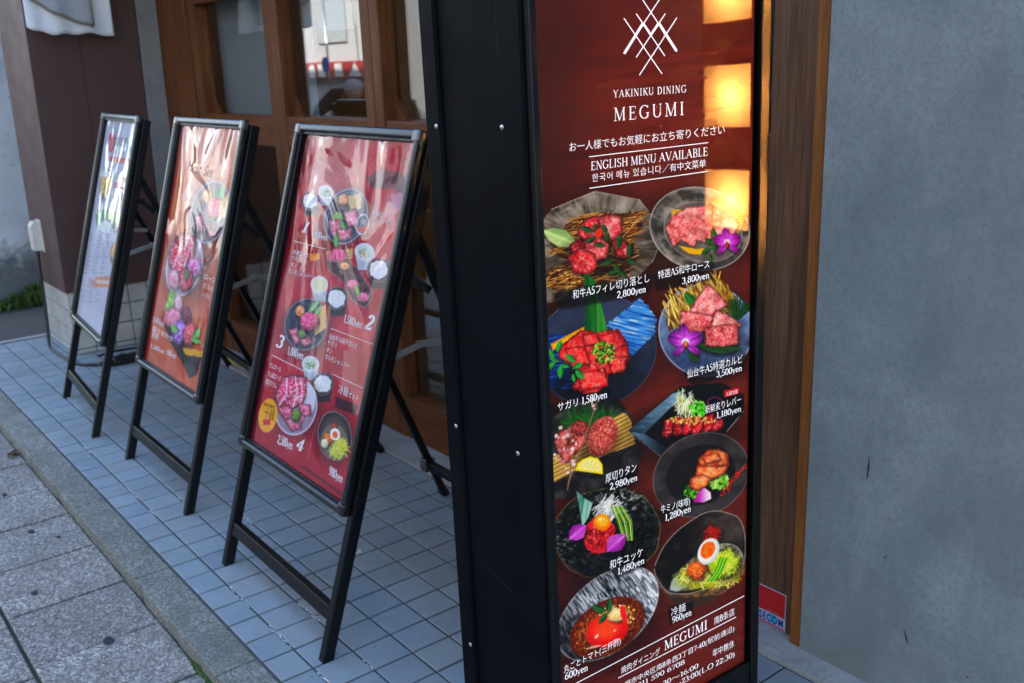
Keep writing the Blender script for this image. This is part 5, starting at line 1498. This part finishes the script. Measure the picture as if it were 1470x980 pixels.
# ------------------------------------------------------------------ the three sandwich boards
def board_mtx(st, ct, sh):
    return Matrix(((1, sh * ct, 0, 0), (0, st, -ct, 0), (0, ct, st, 0), (0, 0, 0, 1)))
def make_board(x0, y0, yaw, tl, sh, cv_, mat, label, letter):
    bd = empty("sandwich_board", (x0, y0, 0), (0, 0, yaw), label, "menu board", "menu boards standing in a row on the tiles")
    st, ct = math.sin(tl), math.cos(tl)
    Mx = board_mtx(st, ct, sh)
    W2, vb, vt = .317, .3765, 1.292
    fw = .020
    def part(name, boxes, m, bev=.003, parent=bd, seg=2):
        b_ = MB()
        for lo, hi in boxes: b_.box(lo, hi, bev, None, Mx, seg)
        return b_.build(name, M[m], parent)
    # snap frame: outer face strip and dark inner lip
    fr = part("poster_frame", [((-W2, vb + .0, -.0095), (-W2 + fw, vt, .014)), ((W2 - fw, vb, -.0095), (W2, vt, .014)), ((-W2 + fw - .001, vt - fw, -.0092), (W2 - fw + .001, vt, .0135)), ((-W2 + fw - .001, vb, -.0092), (W2 - fw + .001, vb + fw, .0135))], "frame_metal", .006, seg=3)
    part("inner_lip", [((-W2 + fw, vb + fw, -.009), (-W2 + fw + .014, vt - fw, .006)), ((W2 - fw - .006, vb + fw, -.009), (W2 - fw, vt - fw, .004)), ((-W2 + fw, vt - fw - .008, -.0088), (W2 - fw, vt - fw, .0045)), ((-W2 + fw, vb + fw, -.0088), (W2 - fw, vb + fw + .005, .0035))], "black_metal", .001, fr)
    for sx in (-1, 1):
        for v in (vt, vb):
            s_ = -1 if v == vt else 1
            lo = [sx * (W2 + .0012), v - s_ * .0012, -.0098]; hi = [sx * (W2 - .031), v + s_ * .031, .0148]
            lo, hi = [min(a, b) for a, b in zip(lo, hi)], [max(a, b) for a, b in zip(lo, hi)]
            part("corner_cap", [(lo, hi)], "corner_metal" if v == vt else "frame_metal", .007, fr, 3)
    part("back_board", [((-.300, vb + .004, -.016), (.300, vt - .004, -.0105))], "black_plastic", .001)
    for sx in (-1, 1):
        a, b_ = sorted((sx * .302, sx * .328))
        part("front_leg", [((a, -.002, -.040), (b_, vt - .01, -.0102))], "black_metal", .003)
    part("front_rail", [((-.3015, .103, -.038), (.3015, .140, -.013))], "black_metal", .003)
    part("hanger_rail", [((-.3015, 1.20, -.040), (.3015, 1.23, -.017))], "black_metal", .003)
    hy, hz, fy = .335, 1.02, .765
    for sx in (-1, 1):
        x = sx * .282
        b_ = MB(); b_.bar((x + sh * hz, hy, hz), (x, fy, .012), .020, .022, Vector((1, 0, 0)), .003); b_.bar((x + .0003, fy - .008, .03), (x, fy + .006, .0), .024, .026, Vector((1, 0, 0)), .003, None); b_.build("rear_leg", M["black_metal"], bd)
        # locking arms: two flat links on each side, and a hinge plate
        def leg_y(z): return hy + (hz - z) / hz * (fy - hy)
        def fr_y(z): return z * st / ct + .045
        for z, dz in ((.72, .012), (.90, -.018)):
            ya, yb = fr_y(z), leg_y(z)
            xm = x - sx * .018
            b_ = MB(); ym = (ya + yb) / 2
            if z < .8:
                b_.bar((xm + sh * z, ya - .03, z - .02), (xm + sh * z, ym + .01, z + dz), .004, .017, Vector((1, 0, 0)), .001)
                b_.bar((xm - sx * .005 + sh * z, ym - .01, z + dz), (xm - sx * .005 + sh * z, yb + .005, z - .004), .004, .017, Vector((1, 0, 0)), .001)
                b_.tube([(xm - .008 + sh * z, ym, z + dz), (xm + .008 + sh * z, ym, z + dz)], .006, 10)
                b_.build("locking_arm", M["steel"], bd)
            else:
                b_.bar((xm + sh * z, ya - .02, z + .02), (xm + sh * z, ya + .035, z + .005), .004, .024, Vector((1, 0, 0)), .001)
                b_.bar((xm + sh * z, ya + .03, z + .008), (xm + sh * z, yb, z - .04), .004, .020, Vector((1, 0, 0)), .001)
                b_.build("hinge_plate", M["frame_metal"], bd)
        b_ = MB(); b_.box((x - .017, leg_y(.13) - .02, .105), (x + .017, leg_y(.13) + .018, .15), .003); b_.build("rail_bracket", M["corner_metal"], bd)
    y_ = hy + (hz - .125) / hz * (fy - hy)
    b_ = MB(); b_.box((-.27, y_ - .012, .112), (.27, y_ + .012, .140), .003); b_.build("rear_rail", M["black_metal"], bd)
    b_ = MB(); b_.box((-.27 + sh, hy - .012, .985), (.27 + sh, hy + .012, 1.012), .003); b_.build("top_rail", M["black_metal"], bd)
    def place(U, V, h=0.0):
        n_ = -.006 + h
        return np.stack([U + sh * ct * V, V * st - n_ * ct, V * ct + n_ * st], -1)
    po = cv_.mesh("poster", mat, place, bd)
    if letter: letter(cv_, lambda u, v, h: place(u, v, h), po)
    return bd

PD = .86
print_mat("poster_red", 0, PD, 1.0, (3.4, .055, .006), .006, 1.5)
print_mat("poster_orange", 0, PD, 1.0, (3.8, .05, .006), .008, 1.5)
print_mat("poster_white", 0, PD * .9, 1.0, (5.0, .015, .006), .03, 1.33)
ink("ink_white", (245, 245, 245), 0, .8); ink("ink_black", (20, 18, 20), 0, 1); ink("ink_script", (112, 66, 62), 0, .8); ink("ink_red", (200, 30, 50), 0, .7); ink("ink_plum", (70, 14, 44), 0, .7)

K3 = [[46.182228585429, 31.632058872665752, 163.63551059173614], [-17.015655617622446, -234.51914202408588, 375.05027837187646], [-0.12683010900958122, -0.024701419047767674, 0.42916684006961375]]
c3 = Canvas(K3, -.2825, .2910, .4020, 1.2640, .0019)
sw = fbm(c3.PX / 30, c3.PY / 30, 2, 4)
wv = ss(.55, .95, np.sin(sw * 34) * .5 + .5)
c3.C[:] = two((158, 26, 50), (196, 52, 78), ss(.3, .7, fbm(c3.PX / 60, c3.PY / 60, 3, 2)) * .6 + wv * .4 * ss(.45, .6, fbm(c3.PX / 70, c3.PY / 70, 2, 8)))
c3.C[:, :17] = (118, 10, 36); c3.C[:, :4] = (60, 6, 20)
def cup(c, x, y, rx, ry, soup=(206, 210, 196), dots=None, seed=1):
    c.poly([(x - rx, y - ry * .2), (x + rx, y - ry * .2), (x + rx * .72, y + ry * 1.3), (x - rx * .6, y + ry * 1.3)], (176, 180, 190), soft=3)
    c.ell(x, y - ry * .15, rx, ry * .72, 20, (214, 216, 222)); c.ell(x, y - ry * .12, rx * .84, ry * .56, 20, soup)
    if dots: c.sprinkle(x, y, rx * .6, ry * .36, 26, 4, dots, seed=seed)
def rice(c, x, y, rx, ry, seed=1):
    c.poly([(x - rx, y), (x + rx, y), (x + rx * .7, y + ry * 1.5), (x - rx * .6, y + ry * 1.5)], (44, 36, 44), soft=3)
    c.ell(x, y, rx, ry, 30, (70, 60, 66)); c.ell(x, y, rx, ry, 30, (150, 140, 146), .8, ring=3)
    c.ell(x, y, rx * .78, ry * .74, 30, tex=lambda X, Y, p, q, r: two((206, 206, 204), (252, 252, 252), fbm(X / 5, Y / 5, 2, seed)), wob=.2, wsc=12)
PKM = dict(vein=(250, 200, 208), sc=9, amt=.7, shine=.3)
c3.crop(340, 160, 3.267)
# set one
c3.shadow(515, 500, 115, 140, 20, .35)
rice(c3, 345, 415, 43, 46, 1); cup(c3, 418, 380, 36, 44, (196, 206, 196), [(90, 120, 80), (150, 170, 130)], 2)
c3.ell(512, 488, 98, 134, 20, (58, 66, 84)); c3.ell(512, 488, 98, 134, 20, (176, 186, 200), .9, ring=4); c3.ell(514, 488, 84, 116, 20, (140, 150, 166), .8, ring=3)
c3.poly([(472, 400), (520, 378), (530, 440), (480, 450)], (34, 26, 30)); c3.blob(500, 410, 26, 26, 0, (220, 120, 70), (246, 180, 130), 7)
c3.poly([(520, 390), (580, 380), (585, 450), (535, 470)], (206, 170, 120), wob=4)
c3.blob(478, 492, 26, 22, 0, (70, 120, 50), (130, 170, 80), 5)
for p_ in ([(430, 510), (480, 500), (500, 560), (450, 590)], [(500, 470), (560, 450), (570, 520), (520, 540)], [(470, 550), (540, 540), (530, 590), (480, 600)]): c3.meat(p_, (206, 80, 110), (240, 150, 168), **PKM)
c3.leafs([(500, 530, 24, 14, 60), (466, 600, 34, 15, 90)], (30, 110, 60), (80, 170, 100))
# set two
bamboo(c3, [(418, 652), (546, 638), (542, 686), (424, 704)], (420, 650), (8, 52), 5, (232, 190, 120), (160, 110, 60))
c3.blob(474, 672, 46, 38, 0, (214, 60, 110), (240, 120, 150), 8)
c3.poly([(412, 690), (470, 700), (560, 720), (632, 830), (640, 870), (600, 922), (540, 880), (500, 800), (430, 740)], (96, 60, 66), tex=lambda x, y, d: two((150, 130, 132), (86, 50, 58), ss(0, 8, d)))
c3.poly([(470, 730), (520, 690), (545, 720), (500, 762)], (34, 26, 30)); c3.blob(508, 722, 24, 20, 0, (220, 120, 70), (250, 180, 130), 7)
c3.blob(545, 810, 30, 28, 20, (214, 70, 120), (240, 140, 164), 7); c3.blob(590, 868, 30, 26, 20, (214, 70, 120), (240, 140, 164), 7); c3.leafs([(566, 832, 34, 12, 70)], (70, 130, 40), (150, 190, 90))
cup(c3, 600, 664, 47, 58, (196, 206, 190), [(90, 130, 80)], 3); rice(c3, 666, 738, 56, 60, 4)
cup(c3, 388, 816, 41, 56, (226, 214, 170), None); rice(c3, 470, 872, 51, 56, 5)
c3.poly([(340, 664), (388, 660), (392, 690), (346, 698)], (240, 140, 40), wob=2)
c3.ell(590, 525, 31, 50, 10, (240, 226, 232), .9, ring=4); c3.ell(590, 548, 24, 14, 0, (190, 40, 70))
c3.poly([(610, 300), (690, 270), (800, 290), (790, 380), (700, 360), (620, 350)], (70, 70, 74), a=.65, wob=16, wsc=14, soft=6)
c3.crop(320, 430, 3.267)
# set three
c3.shadow(395, 130, 110, 130, 10, .4)
c3.ell(390, 112, 100, 122, 12, (44, 48, 66)); c3.ell(390, 112, 100, 122, 12, (150, 160, 182), .8, ring=4); c3.ell(392, 112, 84, 104, 12, (66, 70, 88))
c3.poly([(336, 30), (385, 20), (392, 72), (345, 80)], (30, 22, 26)); c3.blob(362, 52, 24, 28, 0, (220, 110, 60), (246, 180, 130), 7)
bamboo(c3, [(440, 40), (484, 20), (486, 130), (430, 165)], (440, 40), (45, 0), 6, (236, 196, 130), (170, 120, 70))
c3.leafs([(425, 30, 46, 12, -50), (440, 60, 44, 10, -60)], (60, 140, 70), (150, 200, 130))
c3.blob(408, 98, 42, 46, 0, (206, 50, 104), (238, 110, 146), 9)
for p_ in ([(306, 140), (350, 130), (366, 190), (340, 205)], [(340, 150), (380, 170), (370, 200)], [(360, 180), (410, 168), (420, 205), (380, 218)]): c3.meat(p_, (206, 60, 96), (238, 140, 160), **PKM)
c3.blob(372, 158, 16, 22, 0, (80, 110, 50), (130, 150, 80), 4)
# set four
cup(c3, 412, 306, 41, 52, (196, 206, 190), [(90, 130, 80)], 6); rice(c3, 468, 392, 50, 56, 7)
c3.shadow(350, 510, 110, 140, 10, .4)
c3.ell(344, 500, 98, 134, 10, (150, 130, 146)); c3.ell(344, 500, 98, 134, 10, (214, 206, 216), .9, ring=5); c3.ell(350, 470, 84, 104, 10, (206, 204, 216))
c3.meat([(246, 470), (252, 420), (290, 362), (340, 352), (392, 366), (388, 440), (370, 486), (320, 512), (262, 500)], (196, 36, 84), (226, 80, 116), (252, 214, 222), 14, .9, 4, .15)
for q in (((300, 365), (300, 440), (260, 500)), ((340, 360), (350, 430), (330, 500)), ((365, 362), (372, 420), (366, 480))): c3.line(q, 5, (250, 226, 232), .85)
for p_ in ([(250, 500), (310, 490), (340, 540), (290, 560)], [(350, 480), (410, 490), (416, 536), (370, 550)], [(290, 560), (360, 550), (370, 600), (320, 612)], [(340, 520), (390, 540), (360, 590)]): c3.meat(p_, (206, 64, 104), (244, 150, 172), **PKM)
c3.blob(345, 540, 22, 30, 10, (70, 100, 40), (130, 150, 80), 4)
c3.ell(212, 540, 44, 80, 8, (244, 164, 26)); c3.poly([(186, 560), (226, 556), (222, 584), (192, 586)], (206, 40, 60))
# cold noodle set
c3.shadow(525, 650, 90, 124, 0, .4)
c3.ell(525, 636, 80, 116, -6, tex=lambda x, y, p, q, r: two((84, 74, 78), (50, 44, 50), ss(.6, 1, r)), wob=.06, wsc=60); c3.ell(525, 636, 80, 116, -6, (176, 166, 170), .8, ring=3, wob=.06, wsc=60)
c3.ell(524, 662, 62, 84, -6, (120, 110, 90)); c3.shreds(545, 690, 42, 48, 90, 34, 5, [(206, 206, 70), (230, 224, 120), (180, 180, 60)], 4); c3.blob(496, 650, 24, 28, 0, (214, 80, 30), (240, 140, 70), 6); c3.blob(478, 672, 20, 24, 0, (230, 226, 190), (206, 190, 140), 6)
c3.blob(525, 590, 14, 16, 0, (150, 40, 30), (190, 70, 50), 3); c3.ell(527, 628, 23, 29, -8, (250, 248, 246)); c3.ell(527, 630, 13, 17, -8, (236, 120, 40))
c3.poly([(530, 448), (630, 490), (625, 540), (524, 500)], (70, 14, 44), soft=6)
c3.line([(450, 545), (420, 640), (400, 742)], 2, (226, 150, 170), .7)
c3.line([(370, 778), (470, 845), (560, 910)], 14, (96, 14, 40), .8)
c3.line([(120, 640), (300, 760), (370, 778)], 6, (120, 20, 46), .5)
def let3(c, pl, po):
    L_ = Lettering(c, pl); w_ = "ink_white"
    c.crop(340, 160, 3.267); up = .21
    L_.text("1", (300, 560), (326, 566), 50, w_, up=.5, em=CAP, bold=1.6); L_.text("1,100yen", (352, 582), (424, 602), 30, w_, up=up, em=CAP, bold=1.4)
    L_.text("赤身ロース", (634, 484), (724, 494), 24, w_, up=up); L_.text("ホルモン or レバー", (628, 514), (776, 536), 24, w_, up=up)
    L_.rule((270, 604), (420, 642), 2.5, w_)
    for t_x, a, b in (("赤身ロース", (262, 664), (336, 682)), ("サガリ", (257, 692), (300, 702)), ("タン", (252, 722), (280, 730)), ("ホルモン or レバー", (243, 752), (352, 780))): L_.text(t_x, a, b, 22, w_, up=up)
    L_.text("極", (580, 522), (604, 526), 24, w_, up=up)
    c.crop(320, 430, 3.267)
    L_.text("1,580yen", (566, 100), (650, 132), 36, w_, up=up, em=CAP, bold=1.4); L_.text("2", (664, 128), (696, 140), 62, w_, up=.4, em=CAP, bold=1.9)
    L_.rule((505, 130), (706, 206), 2.5, w_)
    for t_x, a, b in (("仙台牛A5和牛カルビ", (498, 178), (632, 226)), ("サガリ", (490, 208), (536, 222)), ("タン", (484, 240), (512, 250)), ("ホルモン or レバー", (478, 272), (594, 320))): L_.text(t_x, a, b, 25, w_, up=up)
    L_.text("3", (248, 214), (276, 226), 54, w_, up=.4, em=CAP, bold=1.8); L_.text("1,880yen", (303, 250), (376, 278), 36, w_, up=up, em=CAP, bold=1.4)
    L_.rule((230, 256), (380, 330), 2.5, w_); L_.rule((516, 346), (660, 412), 2.5, w_)
    for t_x, a, b in (("ラムロール", (217, 312), (272, 336)), ("ラム肩ロース", (209, 352), (272, 380)), ("厚切りラム", (201, 390), (252, 412))): L_.text(t_x, a, b, 24, w_, up=up)
    L_.text("十段", (190, 544), (240, 562), 46, "ink_black", up=up); L_.text("和牛専門", (192, 494), (244, 512), 18, "ink_black", up=up)
    L_.text("2,580yen", (255, 668), (326, 702), 40, w_, up=up, em=CAP, bold=1.4); L_.text("4", (340, 696), (374, 710), 52, w_, up=.4, em=CAP, bold=1.8)
    L_.text("冷麺", (540, 430), (586, 450), 40, w_, up=up); L_.text("セット", (588, 452), (636, 472), 30, w_, up=up)
    L_.text("980yen", (497, 816), (560, 858), 40, w_, up=up, em=CAP, bold=1.4)
    L_.build("lettering", po)

K2 = [[45.13063605765346, 31.753583923483784, 117.99924203662005], [-16.372720563905446, -223.81548381397013, 378.0701143454524], [-0.1218187528754208, -0.015643149310229497, 0.5425810686767065]]
c2 = Canvas(K2, -.2825, .2910, .4020, 1.2640, .0026)
c2.C[:] = two((188, 92, 58), (222, 134, 92), ss(.3, .7, fbm(c2.PX / 30, c2.PY / 50, 3, 5)))
c2.C[:, :14] = (150, 40, 30); c2.C[:, :5] = (60, 12, 12)
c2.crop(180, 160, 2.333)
g_ = ss(300, 60, c2.Y)[..., None] * .45; c2.C[:] = c2.C * (1 - g_) + np.array((226, 180, 180)) * g_  # pinkish glare painted into the top of the poster colour
c2.shadow(285, 345, 70, 115, 0, .35)
c2.ell(283, 335, 64, 108, 14, (86, 74, 80)); c2.ell(283, 335, 64, 108, 14, (176, 170, 180), .9, ring=4); c2.ell(284, 335, 54, 94, 14, (110, 94, 98))
c2.poly([(254, 262), (290, 250), (296, 300), (258, 310)], (40, 30, 32)); c2.blob(272, 282, 20, 24, 0, (224, 120, 60), (250, 190, 140), 5)
c2.leafs([(312, 280, 38, 16, -60), (300, 358, 18, 12, 10)], (40, 130, 70), (120, 190, 120)); c2.blob(300, 322, 26, 38, 0, (206, 40, 90), (236, 100, 130), 6)
c2.poly([(318, 300), (345, 270), (338, 350), (312, 360)], (230, 190, 130), wob=3)
for p_ in ([(230, 350), (258, 340), (268, 400), (240, 400)], [(260, 370), (290, 380), (272, 410)], [(270, 400), (298, 380), (304, 410), (280, 424)]): c2.meat(p_, (206, 70, 96), (240, 140, 156), **PKM)
c2.shadow(200, 530, 70, 110, 0, .35)
c2.ell(198, 512, 60, 106, 12, (186, 170, 178)); c2.ell(198, 512, 60, 106, 12, (226, 220, 226), .9, ring=4)
c2.meat([(145, 500), (152, 450), (176, 415), (205, 405), (236, 420), (228, 490), (200, 530), (160, 540)], (196, 30, 60), (222, 70, 96), (252, 220, 224), 9, .9, 3, .1)
for q in (((185, 412), (184, 460), (160, 520)), ((212, 412), (214, 460), (196, 520))): c2.line(q, 4, (250, 226, 232), .85)
c2.blob(232, 520, 26, 36, 0, (196, 90, 150), (230, 170, 200), 6); c2.blob(204, 562, 26, 40, 0, (196, 50, 70), (226, 110, 120), 6); c2.blob(164, 560, 20, 36, 0, (220, 120, 140), (240, 170, 180), 6); c2.blob(205, 545, 10, 18, 0, (60, 80, 40), (100, 110, 60), 3)
c2.poly([(122, 690), (138, 660), (160, 720), (200, 800), (262, 800), (240, 880), (215, 892), (190, 840), (150, 770)], (60, 50, 54), soft=3)
c2.blob(150, 645, 16, 44, 10, (90, 140, 50), (170, 200, 90), 5); c2.blob(178, 640, 14, 34, 0, (226, 150, 160), (240, 190, 196), 5); c2.blob(160, 690, 30, 34, 0, (220, 90, 120), (240, 150, 168), 6); c2.blob(205, 684, 16, 36, 0, (90, 20, 50), (150, 50, 80), 4)
c2.blob(182, 738, 26, 44, 0, (120, 60, 150), (200, 150, 220), 6); c2.blob(215, 746, 22, 40, 10, (190, 50, 70), (230, 120, 120), 6); c2.leafs([(238, 745, 24, 12, -60), (238, 765, 20, 10, 20), (165, 725, 18, 12, 60)], (60, 130, 60), (150, 200, 120)); c2.poly([(192, 790), (264, 800), (258, 820), (200, 812)], (220, 160, 50), wob=4)
def let2(c, pl, po):
    L_ = Lettering(c, pl); w_ = "ink_white"; c.crop(180, 160, 2.333); up = .2
    L_.text("Meat Set", (204, 196), (290, 220), 42, "ink_script", up=.35, lat=False, off=-.012)
    for t_x, a, b, h in (("ロース", (262, 556), (304, 574), 18), ("カルビ", (258, 586), (300, 604), 18), ("ハラミ", (255, 616), (286, 630), 18), ("1,980yen", (92, 700), (128, 720), 20), ("盛り合わせ", (90, 730), (160, 768), 16), ("野菜", (88, 752), (110, 762), 16), ("1,580yen", (84, 788), (130, 810), 16), ("980yen", (138, 812), (168, 826), 20), ("ラム", (182, 290), (215, 300), 18), ("牛", (205, 385), (222, 390), 22)): L_.text(t_x, a, b, h, w_, up=up)
    L_.text("2", (258, 510), (282, 520), 34, "ink_black", up=.4, em=CAP, bold=1.4)
    L_.build("lettering", po)

K1 = [[23.51875909326431, 26.082373985428145, 57.61386521435547], [-13.359151095670072, -182.02171368716708, 319.7678127726472], [-0.10360072974029022, -0.014631659826863545, 0.534843876201915]]
c1 = Canvas(K1, -.2825, .2910, .4020, 1.2640, .0034)
c1.C[:] = two((190, 192, 206), (212, 214, 226), fbm(c1.PX / 40, c1.PY / 40, 3, 3))
c1.C[:, :3] = (60, 40, 40)
c1.crop(80, 150, 2.647)
c1.ell(211, 142, 13, 38, 6, (190, 40, 60), ring=5); c1.ell(211, 142, 6, 26, 6, (206, 90, 100))
c1.line([(212, 204), (252, 210), (292, 216)], 22, (214, 80, 90), .75)
for y in (330, 352, 380): c1.line([(238, y), (262, y + 6)], 7, (150, 140, 150), .6)
c1.blob(182, 305, 14, 48, 4, (196, 130, 40), (240, 200, 100), 5); c1.blob(200, 290, 12, 44, 4, (206, 140, 40), (250, 220, 130), 5); c1.ell(190, 262, 22, 12, 0, (250, 248, 240))
c1.ell(190, 440, 40, 46, 0, (40, 140, 120), wob=.25, wsc=16); c1.ell(188, 462, 24, 24, 0, (226, 236, 236), wob=.2, wsc=10); c1.ell(226, 420, 9, 16, 0, (60, 160, 130))
c1.blob(222, 560, 14, 38, 5, (214, 130, 60), (236, 180, 110), 5)
c1.poly([(150, 650), (212, 652), (208, 692), (146, 690)], (226, 140, 90), a=.85, wob=5); c1.line([(156, 670), (204, 674)], 14, (236, 206, 186))
g1 = random.Random(4)
for col_x in (132, 160, 190):
    for k in range(22):
        y = 490 + k * 12 + g1.uniform(-2, 2)
        if 640 < y < 700: continue
        x = col_x - (y - 490) * .16
        c1.line([(x, y), (x + g1.uniform(10, 20), y + 5)], 4.5, (120, 122, 140) if y < 640 else (150, 150, 164), .55)
def let1(c, pl, po):
    L_ = Lettering(c, pl); c.crop(80, 150, 2.647); up = .16
    L_.text("飲放題", (222, 150), (272, 158), 34, "ink_black", up=up); L_.text("コース", (216, 184), (262, 192), 16, "ink_plum", up=up); L_.text("250", (244, 316), (276, 324), 44, "ink_red", up=up, em=CAP, bold=1.5); L_.text("180", (216, 312), (238, 318), 22, "ink_red", up=up, em=CAP, bold=1.4)
    L_.text("550", (218, 482), (240, 490), 34, "ink_red", up=up, em=CAP, bold=1.08); L_.text("390", (118, 690), (152, 700), 34, "ink_red", up=up, em=CAP, bold=1.08)
    L_.build("lettering", po)
make_board(-.3284, .0205, -.0168, .2762, .0596, c3, M["poster_red"], "sandwich board with a crimson menu poster of meat sets, nearest the tall sign", let3)
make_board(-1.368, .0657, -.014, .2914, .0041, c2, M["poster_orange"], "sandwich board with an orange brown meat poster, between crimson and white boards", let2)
make_board(-2.3324, .0647, -.0802, .2904, .0032, c1, M["poster_white"], "sandwich board with a white drinks poster, farthest away beside the column", let1)

# ------------------------------------------------------------------ security sticker on the jamb
ink("sticker_red", (205, 12, 22), 0, .8); ink("sticker_blue", (20, 60, 150), 0, .8); ink("sticker_cyan", (60, 190, 215), 0, .8); ink("sticker_pale", (190, 205, 225), 0, .8); ink("sticker_magenta", (190, 30, 90), 0, .8)
stk = empty("security_sticker", (.621, .9392, .066), label="red and blue security sticker at the foot of the wooden door jamb", cat="sticker")
mb = MB(); mb.box((-.041, -.0006, -.052), (.041, .0004, .050), .0001); mb.build("backing", M["sticker_pale"], stk)
mb = MB(); mb.box((-.039, -.001, -.016), (.039, -.0006, .048)); mb.build("red_field", M["sticker_red"], stk)
mb = MB(); mb.box((-.006, -.001, -.043), (.014, -.0006, -.017)); mb.build("cyan_patch", M["sticker_cyan"], stk)
mb = MB(); mb.box((-.039, -.001, -.050), (.039, -.0006, -.045)); mb.build("magenta_line", M["sticker_magenta"], stk)
V, F, Wd = layout("SECOM", 1, False, off=.035)
me = bpy.data.meshes.new("lettering")
me.from_pydata([(-.037 + .074 * x / Wd, -.0013, -.041 + y * .029) for x, y in V], [], F); me.materials.append(M["sticker_blue"])
o = bpy.data.objects.new("lettering", me); COL.objects.link(o); o.parent = stk
V, F, Wd = layout("SECURITY SYSTEM", 1, False)
me = bpy.data.meshes.new("small_print")
me.from_pydata([(-.012 + .03 * x / Wd, -.0013, -.012 + y * .0035) for x, y in V], [], F); me.materials.append(M["sticker_pale"])
o = bpy.data.objects.new("small_print", me); COL.objects.link(o); o.parent = stk
